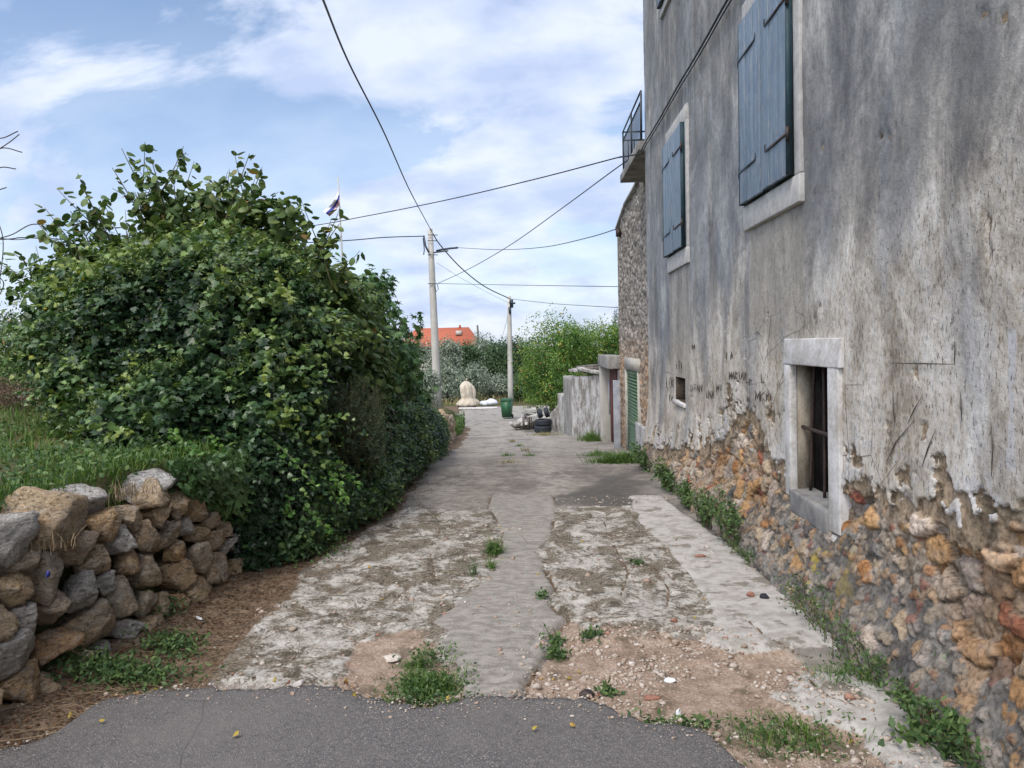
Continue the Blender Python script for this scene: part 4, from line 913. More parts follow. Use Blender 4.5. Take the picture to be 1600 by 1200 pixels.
# ================================================================== DRY STONE WALLS
import bmesh
def ico(sub):
    bm = bmesh.new(); bmesh.ops.create_icosphere(bm, subdivisions=sub, radius=1); bm.verts.index_update()
    V = np.array([v.co[:] for v in bm.verts]); f = np.array([[v.index for v in q.verts] for q in bm.faces]); bm.free(); return unit(V), f
ICO4, ICO3, ICO2 = ico(4), ico(3), ico(2)
def stone_from_planes(c, planes, d0, icof, amp, seed):
    V, f = icof; r_ = np.full(len(V), 9.)
    for n_, h in planes:
        dt = V@n_; r_ = np.where(dt > 1e-3, np.minimum(r_, h/np.maximum(dt, 1e-3)), r_)
    r_ = np.minimum(r_, d0*1.7)
    P = V*r_[:, None]; s_ = 3.0/d0*.25
    # laplacian-like rounding by blending toward sphere-ish mean
    r2 = r_; P = V*r2[:, None]
    th_ = seed*1.3; w_ = P[:, 2]*math.cos(.5*math.sin(th_))+P[:, 1]*math.sin(.5*math.sin(th_))
    ns = fbm(P[:, 0]+seed, P[:, 1]+seed*.7, P[:, 2], 1.1/d0, 5, .62); rg = np.abs(fbm(P[:, 0]-seed, P[:, 1], w_*3.0, 1.6/d0, 5, .65))
    lay = np.abs(((w_*9/d0*.22+ns*.9) % 1)-.5)*2
    P = P*(1+amp*1.9*ns[:, None]-amp*2.0*sst(.10, .0, rg)[:, None]*.35-amp*.35*sst(.25, 0, lay)[:, None])
    return P+c, f
def dry_wall(name, label, ya, yb, zt, size, icof, seed, th=.5, top_j=.1, batter=.12, group=None, back=.35):
    """stones packed along the left edge of the lane, face towards +X"""
    r = np.random.default_rng(seed); L_ = yb-ya
    t = thing(name, label, 'wall', (float(wall_x(ya)), ya, float(prof(ya))), group)
    pts = []
    H = zt; tries = 0
    while tries < 6000:
        tries += 1; p = np.array([r.uniform(-.1, L_+.1), r.uniform(-.05, H)]); sz = size*r.uniform(.6, 1.3)
        if all(np.hypot((p[0]-q[0])*.85, (p[1]-q[1])*1.15) > (sz+q[2])*.5 for q in pts): pts.append([p[0], p[1], sz])
    pts = np.array(pts); print(name, 'stones', len(pts))
    def world(s_, z, o=0): y = ya+s_; return np.array([wall_x(y)-o-batter*z, y, prof(y)+z])
    for i, (s_, z, sz) in enumerate(pts):
        pl = []
        for j, (s2, z2, sz2) in enumerate(pts):
            if j == i: continue
            d = np.array([s2-s_, z2-z]); D = np.linalg.norm(d)
            if D > size*4: continue
            k = sz/(sz+sz2); n2 = d/D; tw = r.normal(0, .22); n_ = unit(np.array([tw, n2[0], n2[1]])); pl.append((n_, D*k*.985-.006))
        if z > H-.16: pl.append((unit(r.normal(0, .2, 3)+np.array([0, 0, 1])), sz*.42))
        pl.append((unit(r.normal(0, .28, 3)+np.array([1, 0, .12])), sz*r.uniform(.42, .62)))
        pl.append((np.array([-1., 0, 0]), sz*.9))
        for _ in range(5): pl.append((unit(r.normal(size=3)+np.array([.7, 0, 0])), sz*r.uniform(.34, .54)))
        P, f = stone_from_planes(world(s_, z, sz*.30), pl, sz*.55, icof, .13, r.uniform(0, 50))
        meshnp('stone', P, f, MAT['stone'], t, {'var': np.full(len(P), .8 if r.random() < .16 else r.uniform(0, .55))}, True)
    b = MB()
    ss = np.arange(-.2, L_+.3, .2); V = []; 
    for k, s_ in enumerate(ss):
        y = ya+s_; x = float(wall_x(y)); g = float(prof(y)); V += [(x-.20, y, g-.1), (x-.20-batter*H, y, g+H-.12), (x-.75, y, g+H-.12), (x-.75, y, g-.1)]
    q = [[4*k+a_, 4*k+(a_+1) % 4, 4*k+4+(a_+1) % 4, 4*k+4+a_] for k in range(len(ss)-1) for a_ in range(4)]
    b.add(V, q); b.build('earth_core', MAT['earth'], t)
    return t
dw = dry_wall('dry_stone_wall', 'dry stone wall of loose brown limestone blocks at the left front', 1.9, 5.75, .86, .19, ICO4, 5)
def big_stone(c, dims, rz, ry, grey, seed, rx=0, parent=dw):
    r = np.random.default_rng(seed); V, f = ICO4; pl = [(unit(r.normal(size=3)), r.uniform(.72, .95)) for _ in range(12)]
    rr = np.full(len(V), 1.15)
    for n_, h in pl: dt = V@n_; rr = np.where(dt > .01, np.minimum(rr, h/np.maximum(dt, .01)), rr)
    P = V*rr[:, None]; P = P*(1+.10*fbm(P[:, 0]+seed, P[:, 1], P[:, 2], 1.5, 5, .6)[:, None]-.05*np.abs(fbm(P[:, 0], P[:, 1]+seed, P[:, 2]*2, 4, 4))[:, None])
    P = P*np.array(dims)/2; M = np.array(Matrix.Rotation(rz, 3, 'Z')@Matrix.Rotation(ry, 3, 'Y')@Matrix.Rotation(rx, 3, 'X')); P = P@M.T+np.array(c)
    return meshnp('cap_stone', P, f, MAT['stone'], parent, {'var': np.full(len(P), grey)}, True)
big_stone(U(55, 812, 3.95), (.50, .48, .40), .3, 0, .1, 11)
big_stone(U(118, 783, 4.35), (.34, .52, .17), .1, .1, .85, 12)
big_stone(U(222, 757, 4.95), (.34, .58, .17), -.05, 0, .95, 13, R(12))
big_stone(U(20, 870, 3.75), (.30, .30, .2), .4, 0, .6, 14)
big_stone(U(195, 790, 4.85), (.28, .46, .14), .2, .1, .3, 15, R(14))
dry_wall('dry_stone_wall', 'low dry stone wall further down the left verge, half hidden by ivy', 15.5, 24.5, .8, .42, ICO3, 9, batter=.05)

# ================================================================== POLES AND WIRES
def pole(px0, py0, px1, py1, y, r0, r1, gz, label, mat, name='utility_pole', square=True, grp=None):
    A = U(px0, py0, y); B = U(px1, py1, y); B[2] = min(B[2], gz)
    t = thing(name, label, 'pole', (B[0], B[1], B[2]), grp); b = MB(); P = np.linspace(B, A, 6); P[:, 0] += 0
    b.tube(P, np.linspace(r0, r1, 6), 8 if square else 7); b.build('shaft', mat, t)
    return t, A, B
p1, P1T, P1B = pole(672, 358, 684, 628, 36, .22, .125, -1.4, 'taller pale concrete utility pole behind the bushes on the left', MAT['concrete'], grp='concrete utility poles')
p2, P2T, P2B = pole(795.5, 463, 798, 640, 50, .19, .13, -2.1, 'smaller pale concrete utility pole behind the green bin', MAT['concrete'], grp='concrete utility poles')
p3, P3T, P3B = pole(746, 508, 752, 600, 75, .13, .09, -2.2, 'thin dark wooden pole among the far trees', MAT['wood'], square=False)
def fit(nm, pts, r_, par): b = MB(); b.tube(pts, r_, 6); b.build(nm, MAT['rail'], par)
fit('cable_bracket', [U(682, 392, 36), U(690, 390, 35.9), U(704, 388, 35.6), U(715, 387, 35.4)], .05, p1); fit('cable_bracket', [U(676, 395, 36), U(690, 393, 35.8), U(700, 392, 35.6)], .035, p1)
for q in (367, 376, 398, 443): fit('steel_band', [U(668.5, q, 35.8), U(684, q+.3, 35.8)], .02, p1)
fit('cable_loop', [U(662, 368, 35.9), U(665, 385, 35.9), U(670, 394, 35.8)], .05, p1); fit('cable_loop', [U(661, 372, 35.9), U(663, 390, 35.9), U(662, 398, 35.8)], .025, p1); fit('cable_loop', [U(683, 443, 35.8), U(685, 452, 35.8), U(682, 456, 35.8), U(679, 448, 35.8)], .02, p1)
b = MB(); b.box(U(799, 478, 50)-.12, U(799, 471, 50)+.12); b.build('junction_box', MAT['rail'], p2)
fit('cable_bracket', [U(796, 472, 49.8), U(803, 474, 49.7), U(805, 473, 49.7)], .07, p2); fit('cable_loop', [U(796, 480, 49.8), U(797, 490, 49.8)], .09, p2)
def spline(pts, n=60):
    P = np.array(pts, float); P = np.r_[[2*P[0]-P[1]], P, [2*P[-1]-P[-2]]]; out = []
    for i in range(1, len(P)-2):
        t = np.linspace(0, 1, max(4, n//(len(P)-3)), endpoint=False)[:, None]
        a_, b_, c_, d_ = P[i-1:i+3]; out.append(.5*((2*b_)+(-a_+c_)*t+(2*a_-5*b_+4*c_-d_)*t**2+(-a_+3*b_-3*c_+d_)*t**3))
    return np.r_[np.concatenate(out), [P[-2]]]
def sag(A, B, s_, n=40, ext=0):
    t = np.linspace(0, 1+ext, n)[:, None]; P = A+(B-A)*t; P[:, 2] -= 4*s_*t[:, 0]*(1-t[:, 0]); return P
def wire(pts, r_, label):
    b = MB(); b.tube(pts, r_, 6); tag(b.build('overhead_cable', MAT['cable'], None, True), label, 'cable', 'overhead cables')
wire(spline([U(440, -170, 6.5), U(505, 0, 10.5), U(546, 100, 14.0), U(600, 207, 18), U(640, 297, 24.5), U(672, 357, 35.7), ]), .018, 'thick twisted overhead cable crossing the sky from the top edge to the tall pole')
wire(spline([U(672, 357, 35.7), U(688, 383, 37.5), U(722, 420, 41), U(758, 448, 45.5), U(797, 467, 49.8)]), .03, 'sagging cable between the tall concrete pole and the smaller one')
wire(spline([U(797, 467, 49.8), U(860, 474, 42), U(920, 478, 34), U(975, 481, 27)]), .014, 'lowest cable from the smaller pole to behind the stone house')
A = U(1000, 240, 12.1); A[0] = WX-.03
wire(spline([A, U(968, 246, 12.6), U(960, 247.5, 13.0), U(840, 279, 14.8), U(700, 312, 17), U(570, 338, 19.5), U(470, 355, 21.5), U(300, 372, 25)]), .011, 'thin cable from the balcony corner sloping left into the bushes')
wire(spline([U(985, 248, 14.9), U(960, 265, 15.8), U(880, 324, 20), U(800, 381, 25), U(735, 419, 30), U(684, 443, 35.8)]), .012, 'straight cable rising from the tall pole to the balcony')
wire(spline([U(715, 387, 35.4), U(780, 390, 30), U(850, 386, 25), U(920, 371, 21), U(966, 357, 19)]), .012, 'slack cable between the tall pole bracket and the stone house edge')
wire(spline([U(684, 443, 35.8), U(780, 445, 32), U(970, 448, 24)]), .012, 'level cable below the others from tall pole to stone house')
wire(spline([U(662, 369, 35.9), U(600, 371, 35), U(520, 377, 34), U(300, 385, 32), U(60, 372, 30), U(0, 374, 29.5), U(-200, 377, 28)]), .024, 'cable running left from the tall pole behind the bushes')
wire(spline([U(-100, 352, 9), U(0, 372, 10), U(35, 374, 10.6), U(60, 368, 11)]), .006, 'thin drooping wire at the left edge of the sky')
wire(spline([U(683, 411, 36), U(730, 440, 40), U(797, 475, 49.5)]), .007, 'hair thin wire between the two concrete poles')
wire(spline([U(795, 480, 50), U(790, 508, 56), U(780, 540, 66)]), .012, 'thin wire dropping away behind the smaller pole')

# flag
def flag():
    yb = 26; A = U(528, 277, yb); B = U(536, 420, yb); B2 = B+(B-A)*1.1
    t = thing('flagpole', 'thin white flagpole rising above the bushes with a limp flag', 'flagpole', tuple(B2)); b = MB(); b.tube(np.linspace(B2, A, 5), np.linspace(.04, .022, 5), 7); b.build('pole', MAT['concrete'], t)
    ft = thing('flag', 'limp white, blue and red flag hanging from the thin flagpole', 'flag', tuple(A))
    cols = [('red', [(530, 293), (526, 300), (519, 318), (509, 328)]), ]
    top = np.array([(530, 290), (526, 305), (519, 318), (505, 330)], float); bot = np.array([(531, 318), (529, 322), (523, 331), (515, 338)], float)
    for k, (nm, mt) in enumerate((('red_stripe', 'white'), ('blue_stripe', 'flag_blue'), ('white_stripe', 'flag_red'))):
        u = np.linspace(0, 3, 13); V = []
        for s_ in ((k)/3, (k+.5)/3, (k+1)/3):
            for i, uu in enumerate(u):
                tp = np.array([np.interp(uu, range(4), top[:, 0]), np.interp(uu, range(4), top[:, 1])]); bt = np.array([np.interp(uu, range(4), bot[:, 0]), np.interp(uu, range(4), bot[:, 1])])
                p = tp+(bt-tp)*s_; V.append(U(p[0], p[1], yb-.05+.12*math.sin(uu*3+s_*5)))
        q = [[r_*13+i, r_*13+i+1, (r_+1)*13+i+1, (r_+1)*13+i] for r_ in (0, 1) for i in range(12)]
        meshnp({'white': 'white_stripe', 'flag_blue': 'blue_stripe', 'flag_red': 'red_stripe'}[mt], V, np.array(q), MAT[mt], ft, None, True)
flag()

# ================================================================== FAR END OF THE LANE
def bin_():
    y = 38; g = float(prof(y))+.02; c = U(792, 640, y); t = thing('wheelie_bin', 'green plastic wheelie bin at the end of the lane', 'bin', (c[0], y, g), rz=R(-14))
    b = MB(); V = []
    for z, hx, hy in ((.06, .20, .22), (.92, .25, .30)): V += [(-hx, -hy, z), (hx, -hy, z), (hx, hy, z), (-hx, hy, z)]
    b.add(V, [[0,1,5,4],[1,2,6,5],[2,3,7,6],[3,0,4,7],[3,2,1,0],[4,5,6,7]]); b.box((-.265, -.315, .88), (.265, .315, .93), bev=.01); b.build('body', MAT['bin'], t, world=False)
    b = MB(); b.box((-.262, -.32, .935), (.262, .32, .985), bev=.02); b.box((-.20, -.2, .986), (.2, .2, 1.01), bev=.01); b.build('lid', MAT['bin'], t, world=False)
    b = MB(); b.tube([(-.22, .37, .93), (.22, .37, .93)], .018, 6); b.build('handle', MAT['bin'], t, world=False)
    for s_ in (-1, 1): b = MB(); b.tube([(s_*.20, .22, .1), (s_*.255, .22, .1)], .1, 14); b.build('wheel', MAT['rubber'], t, world=False)
bin_()
def tyre(c, r_, wd, label, M=None):
    b = MB(); pr = [(r_*.58, -wd*.42), (r_*.66, -wd*.5), (r_*.86, -wd*.5), (r_*.97, -wd*.38), (r_, -wd*.2), (r_*.985, -wd*.05), (r_*.985, wd*.05), (r_, wd*.2), (r_*.97, wd*.38), (r_*.86, wd*.5), (r_*.66, wd*.5), (r_*.58, wd*.42), (r_*.62, 0), (r_*.58, -wd*.42)]
    b.lathe(pr, (0, 0, 0), 28); t = thing('tyre', label, 'tyre', c, 'old tyres dumped by the verge'); o = b.build('tread', MAT['rubber'], t, True, world=False)
    if M: t.rotation_euler = M
    b = MB(); b.lathe([(r_*.585, -wd*.40), (r_*.57, 0), (r_*.585, wd*.40)], (0, 0, 0), 24); b.build('inner_bead', MAT['iron'], t, True, world=False)
cT = U(848, 664, 29.3); gT = float(prof(29.3))+.02
tyre((cT[0], 29.3, gT+.13), .34, .25, 'bottom tyre of the black stack at the right verge')
tyre((cT[0]+.02, 29.33, gT+.385), .33, .24, 'upper flat tyre of the black stack at the right verge')
tyre((cT[0]-.10, 29.5, gT+.72), .19, .17, 'small dark wheel on the left on top of the tyre stack', (R(12), R(82), R(20)))
tyre((cT[0]+.17, 29.6, gT+.74), .20, .17, 'small dark wheel on the right on top of the tyre stack', (R(-8), R(75), R(-12)))
def rubble_pile():
    t = thing('stone_pile', 'pile of pale broken stone slabs beside the tyres', 'pile', tuple(U(830, 655, 31.5)))
    r = np.random.default_rng(4)
    for k in range(20):
        px = r.uniform(811, 850); y = r.uniform(30.4, 33); g = prof(y); top = .85*math.exp(-((px-832)/16)**2)
        z = g+.08+r.uniform(0, top); c = U(px, 650, y); M = Matrix.Translation((c[0], y, z))@Matrix.Rotation(r.uniform(-.5, .5), 4, 'Z')@Matrix.Rotation(r.normal(0, .25), 4, 'Y')@Matrix.Rotation(r.normal(0, .15), 4, 'X')
        s_ = r.uniform(.25, .5); b = MB(); b.box((-s_, -.22, -.07), (s_, .22, .07), M, bev=.025, jit=.06); b.build('slab', MAT['white_wash'] if r.random() < .6 else MAT['oldwhite'], t)
    b = MB()
    for px in (818, 826, 829): A = U(px, 655, 30.3); b.box((A[0]-.05, 30.2, A[2]-.35), (A[0]+.05, 30.3, A[2]+.1))
    b.build('block', MAT['wood'], t)
rubble_pile()
def tarp():
    y = 46; c = U(730, 632, y); g = float(prof(y)); H = U(731, 595, y)[2]-g-.1
    t = thing('covered_statue', 'tall lumpy object wrapped in a beige tarpaulin at the end of the lane', 'covered object', (c[0], y, g+.1))
    nz, na = 40, 64; z = np.linspace(0, 1, nz); an = np.linspace(0, 2*math.pi, na, endpoint=False)
    rad = np.interp(z, [0, .06, .14, .24, .30, .45, .62, .75, .85, .93, .98, 1], [.62, .68, .64, .50, .44, .46, .47, .44, .36, .24, .12, .0])
    A, Z = np.meshgrid(an, z); Rr = rad[:, None]*(1+.13*np.sin(A*5+Z*3)*(1-Z*.7)+.06*np.sin(A*11-Z*5)-.30*np.abs(fbm(np.cos(A)*3, np.sin(A)*3, Z*1.2, 1.6, 4))+.10*fbm(np.cos(A)*2, np.sin(A)*2, Z*3, 1.2, 3)+.05*np.sin(A*3+1))
    V = np.stack([c[0]+Rr*np.cos(A)+.05*np.sin(Z*5), y+Rr*np.sin(A)*.9, g+.1+Z*H], -1).reshape(-1, 3)
    i = np.arange(nz*na).reshape(nz, na); j = np.roll(i, -1, 1); f = np.stack([i[:-1], j[:-1], j[1:], i[1:]], -1).reshape(-1, 4)
    meshnp('tarpaulin', V, f, MAT['tarp'], t, None, True)
    b = MB(); b.tube([(c[0]+.0, y, g+.1+H), (c[0], y, g+.25+H)], .05, 6); b.build('tied_top', MAT['tarp'], t)
    b = MB(); b.box((c[0]-.5, y-.4, g-.05), (c[0]+.5, y+.4, g+.12), bev=.02); b.build('plinth', MAT['void'], t)
    b = MB(); A = UG(700, 634); B = UG(768, 631); b.box((c[0]-.4, y-1.6, prof(45)+.01), (c[0]+1.9, y-.7, prof(45)+.07), bev=.02, jit=.03)
    tag(b.build('flat_slab', MAT['white_wash']), 'flat pale slab on the ground in front of the covered object', 'slab')
    for k, (px, s_) in enumerate(((757, .3), (767, .38))):
        V0, f = ICO3; P = V0*np.array([s_*1.1, s_, s_*.62]); P = P*(1+.25*fbm(P[:, 0]+k*5, P[:, 1], P[:, 2], 4, 4)[:, None]); q = U(px, 630, 47); P = P+np.array([q[0], 47, prof(47)+s_*.5])
        tag(meshnp('rubbish_bag', P, f, MAT['bag'], None, None, True), ('smaller left' if k == 0 else 'larger right')+' pale plastic rubbish bag lying right of the covered object', 'bag', 'rubbish bags')
tarp()
def far_house():
    y = 105; A = U(637, 512, y); B = U(729, 512, y); E0 = U(622, 532, y); E1 = U(742, 532, y); zr = A[2]; ze = E0[2]-.8
    xm0, xm1 = U(642, 512, y)[0], U(728, 512, y)[0]; x0, x1 = E0[0], E1[0]+.3
    t = thing('far_house', 'distant house with a bright orange hipped roof above the trees', 'house', ((x0+x1)/2, y+5, -2.2))
    V = [(x0, y-1, ze), (x1, y-1, ze), (x1, y+11, ze), (x0, y+11, ze), (xm0, y+5, zr), (xm1, y+5, zr), (x0, y-1, ze-.2), (x1, y-1, ze-.2), (x1, y+11, ze-.2), (x0, y+11, ze-.2)]
    b = MB(); b.add(V, [[0, 1, 5, 4], [2, 3, 4, 5], [0, 6, 7, 1], [1, 7, 8, 2], [2, 8, 9, 3], [3, 9, 6, 0], [6, 9, 8, 7]], [[1, 2, 5], [3, 0, 4]]); rf = b.build('roof', MAT['tile'], t)
    c = U(716, 518, y+1.5); b = MB(); b.box((c[0]-.4, y+1.8, c[2]-.5), (c[0]+.4, y+3.2, c[2]+.12)); b.build('dormer', MAT['concrete'], rf)
    b = MB(); b.box((U(712, 512, y)[0], y+4.7, zr-.2), (U(715, 512, y)[0], y+5.2, zr+.35)); b.build('chimney', MAT['tile'], rf)
    b = MB(); b.box((x0+.5, y, -2.4), (x1-.5, y+10, ze-.2)); wl = b.build('wall', MAT['cream'], t)
    for k in range(5):
        xx = x0+1.3+k*(x1-x0-3)/4; b = MB(); b.box((xx-.45, y-.05, ze-2.2), (xx+.45, y-.01, ze-.9)); b.build('window', MAT['void'], t)
far_house()

# ================================================================== VEGETATION
def tree(name, label, cat, base, blobs, n, size, tm, mat, r0=.12, nb=9, group=None, depth=.45, lump=.3, droop=.4, jit=.8, bias=1.4, lo=None, yell=0):
    base = np.array(base, float); t = thing(name, label, cat, tuple(base), group)
    tips = []; B = [np.array(b) for b in blobs]
    for k in range(nb): q = B[k % len(B)]; tips.append(q[:3]+rng.normal(0, .35, 3)*q[3:6])
    mid = base+(np.mean([q[:3] for q in B], 0)-base)*.35
    mb = MB(); mb.tube([base-np.array([0, 0, .2]), (base+mid)/2+rng.normal(0, .03, 3), mid], [r0*1.25, r0, r0*.8], 8)
    br = branches(mid, tips, r0*.6); 
    for v in br.v: pass
    off = mb.n
    for v in br.v: mb.v.append(v)
    for q in br.q: mb.q.append(q+off)
    for q in br.t: mb.t.append(q+off)
    mb.n += br.n
    mb.build('trunk', MAT['bark'], t, True)
    P, N, q = blob_points(blobs, n, depth, lump, 1.3, lo, bias)
    # break the surface: drop leaves where a clump noise is low
    cn = fbm(P[:, 0], P[:, 1], P[:, 2], 1.1/np.mean([b[3] for b in blobs])*1.6, 3); k = (cn > -.22) | (q > .5); P, N, q, cn = P[k], N[k], q[k], cn[k]
    P = P+N*(cn*.22*np.mean([b[3] for b in blobs]))[:, None]
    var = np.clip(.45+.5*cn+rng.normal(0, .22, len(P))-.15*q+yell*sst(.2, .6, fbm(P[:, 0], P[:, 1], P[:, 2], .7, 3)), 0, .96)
    var = np.where(rng.random(len(P)) < .012, 1.0, var)
    leaves('crown', P, N+np.array([0, 0, .3]), size, tm, mat, t, droop, jit, var)
    return t
def BL(px, py, y, wpx, hpx, dy=None):       # ellipsoid measured in the photo, placed at its distance
    c = U(px, py, y); k = y/F; return (c[0], c[1], c[2], wpx*k, dy if dy else wpx*k, hpx*k)
# main ivy mound
ivy = thing('ivy_mound', 'huge dark ivy covered mound above the dry stone wall on the left', 'ivy', tuple(U(300, 700, 7)))
IB = [BL(300, 560, 7.4, 200, 160, 1.0), BL(190, 580, 7.2, 115, 120, .75), BL(410, 540, 7.6, 110, 130, .9), BL(330, 460, 7.8, 150, 90, .8), BL(430, 650, 7.3, 90, 90, .8), BL(300, 670, 6.7, 170, 90, .8), BL(140, 520, 7.6, 75, 70, .6)]
def low_ivy(x, y): return prof(y)+.85+0*x
P, N, q = blob_points(IB, 46000, .34, .16, 1.6, low_ivy, 1.5)
cn = fbm(P[:, 0], P[:, 1], P[:, 2], 2.2, 4); P = P+N*(.34*cn)[:, None]
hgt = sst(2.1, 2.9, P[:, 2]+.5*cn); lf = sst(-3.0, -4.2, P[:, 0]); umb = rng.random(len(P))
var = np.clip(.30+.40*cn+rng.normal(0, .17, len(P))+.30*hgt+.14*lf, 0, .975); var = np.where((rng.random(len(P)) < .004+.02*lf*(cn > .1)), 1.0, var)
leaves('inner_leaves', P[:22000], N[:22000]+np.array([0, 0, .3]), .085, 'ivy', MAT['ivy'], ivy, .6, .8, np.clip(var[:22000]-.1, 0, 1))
def sprigs(P, N, ln, nl, size, tm, mat, parent, base_var, seed, up_=.35, name='leaves'):
    r = np.random.default_rng(seed); n = len(P); d = unit(unit(N)*.75+r.normal(0, .45, (n, 3))+np.array([0, 0, up_])); L_ = ln*r.uniform(.5, 1.5, n)
    t = (np.arange(nl)+.5)/nl; Q = P[:, None]-unit(N)[:, None]*.05+d[:, None]*(L_[:, None]*t)[..., None]; Q[..., 2] -= (.35*L_[:, None]*t**2)
    side = unit(np.cross(d[:, None], r.normal(size=(n, nl, 3)))); Q = Q+side*.012
    NN = unit(N)[:, None]*.35+np.array([0, 0, .75])+r.normal(0, .45, (n, nl, 3)); TP = side*1.3+d[:, None]*.5+np.array([0, 0, -.5])
    V = base_var[:, None]+.22*(t-.4)+r.normal(0, .10, (n, nl))
    k = r.random(n*nl) > .08
    leaves(name, Q.reshape(-1, 3)[k], NN.reshape(-1, 3)[k], size*np.tile(1.1-.45*t, n)[k], tm, mat, parent, .3, .3, np.clip(V.ravel()[k], 0, .985), tip=TP.reshape(-1, 3)[k])
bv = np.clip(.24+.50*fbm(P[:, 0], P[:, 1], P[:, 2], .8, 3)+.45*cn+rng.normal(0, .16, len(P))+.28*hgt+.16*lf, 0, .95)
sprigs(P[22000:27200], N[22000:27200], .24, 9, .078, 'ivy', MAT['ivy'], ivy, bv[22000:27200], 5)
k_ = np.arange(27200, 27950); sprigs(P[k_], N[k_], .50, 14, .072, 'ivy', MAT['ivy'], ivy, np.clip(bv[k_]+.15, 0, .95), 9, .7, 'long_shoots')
yl = P[(lf > .3) & (cn > 0)][:60]; leaves('yellow_leaves', yl+np.array([0, -.08, .03]), N[(lf > .3) & (cn > 0)][:60], .06, 'ivy', MAT['ivy'], ivy, .5, .5, np.ones(len(yl)))
tips = [np.array(b[:3])+rng.normal(0, .3, 3)*np.array(b[3:6]) for b in IB for _ in range(4)]
branches(U(310, 720, 7.4), tips, .09, .3).build('stems', MAT['bark'], ivy, True)
# ivy flower heads: small pale green clusters
P, N, q = blob_points(IB, 5200, .05, .16, 1.6, low_ivy, 1); cn = fbm(P[:, 0], P[:, 1], P[:, 2], 2.2, 4); P = P+N*(.34*cn+.05)[:, None]
k = (P[:, 2]+cn*.8 > 1.9) | (P[:, 0] < -3.3); P, N = P[k][:2600], N[k][:2600]; Pc = np.repeat(P, 7, 0)+rng.normal(0, .018, (len(P)*7, 3))
leaves('flower_heads', Pc, rng.normal(size=(len(Pc), 3)), .028, 'small', MAT['hazel'], ivy, 0, 1, rng.uniform(.75, .96, len(Pc)))

# broad leaved shrub with upright shoots behind the ivy
def shoots_thing(name, label, base, ends, leafsize, tm, mat, seed, nside=7, spacing=.075, grp=None, cat='shrub', lsz=.11, twigs=3):
    r = np.random.default_rng(seed); t = thing(name, label, cat, tuple(base), grp); mb = MB(); LP, LN, LT = [], [], []
    for e in ends:
        e = np.array(e); b0 = np.array(base)+r.normal(0, .25, 3)*np.array([1, 1, .2]); mid = b0*.45+e*.55+r.normal(0, .18, 3); n_ = 14
        s_ = np.linspace(0, 1, n_)[:, None]; p = (1-s_)**2*b0+2*s_*(1-s_)*mid+s_**2*e; mb.tube(p, np.linspace(.022, .004, n_), 5)
        lines = [(p, .30)]
        for _ in range(twigs):
            k = r.integers(5, 12); q = p[k]; d = unit(p[k+1]-p[k]+r.normal(0, .7, 3)*np.linalg.norm(p[k+1]-p[k])); L_ = r.uniform(.3, .65)
            pp = q+d*np.linspace(0, L_, 7)[:, None]; pp[:, 2] += .12*np.linspace(0, 1, 7)**2; mb.tube(pp, np.linspace(.008, .003, 7), 4); lines.append((pp, 0))
        for pp, st in lines:
            ln = np.linalg.norm(np.diff(pp, axis=0), axis=1); cs = np.r_[0, np.cumsum(ln)]; ds = np.arange(cs[-1]*st, cs[-1], spacing)
            for j, s2 in enumerate(ds):
                c = np.array([np.interp(s2, cs, pp[:, a_]) for a_ in range(3)]); dr = r.normal(0, 1, 3); dr[2] = abs(dr[2])*.3-.1
                LP.append(c+unit(dr)*.03); LT.append(unit(dr)+np.array([0, 0, -.45])); LN.append(np.array([0, 0, 1.])+r.normal(0, .5, 3)+unit(dr)*.5)
    mb.build('stems', MAT['twig'], t, True)
    leaves('leaves', np.array(LP), np.array(LN), lsz, tm, mat, t, .4, .35, None, tip=np.array(LT)*1.2)
    return t
base_h = U(300, 640, 9.0)
tops = [(190, 232), (235, 245), (175, 262), (130, 295), (270, 270), (70, 325), (60, 350), (110, 330), (150, 330), (215, 300), (250, 310), (290, 330), (330, 310), (360, 285), (390, 240), (410, 265), (380, 300), (350, 330), (430, 340), (455, 318), (470, 350), (20, 395), (40, 420), (10, 415), (60, 440), (85, 400), (120, 390),
        (160, 380), (200, 360), (240, 350), (300, 345), (400, 330), (425, 360), (450, 380), (500, 375), (520, 395), (530, 350), (490, 420), (545, 420), (320, 350), (270, 360), (350, 370), (100, 470), (75, 490), (50, 460)]
ends = [U(x, y, rng.uniform(8.0, 9.6)) for x, y in tops]
hz_t = shoots_thing('broadleaf_shrub', 'tall broad leaved shrub with upright leafy shoots rising behind the ivy', base_h, ends, .1, 'round', MAT['hazel'], 21, twigs=7, spacing=.045, lsz=.10)
HB = [BL(330, 335, 9.0, 75, 50, .6), BL(420, 350, 9.0, 60, 55, .6), BL(230, 430, 9.2, 170, 90, .9), BL(390, 420, 9.2, 120, 95, .9), BL(500, 480, 9.5, 85, 95, .9), BL(300, 360, 9.3, 90, 60, .7), BL(120, 470, 9.3, 95, 75, .8)]
P, N, q = blob_points(HB, 9000, .5, .35, 1.8, None, 1.0); cn = fbm(P[:, 0], P[:, 1], P[:, 2], 2.2, 3); k = cn > -.1; P, N, cn = P[k], N[k], cn[k]
leaves('inner_leaves', P, N+np.array([0, 0, .8]), .105, 'round', MAT['hazel'], hz_t, .7, .5, np.clip(.35+.5*cn+rng.normal(0, .2, len(P)), 0, .99))
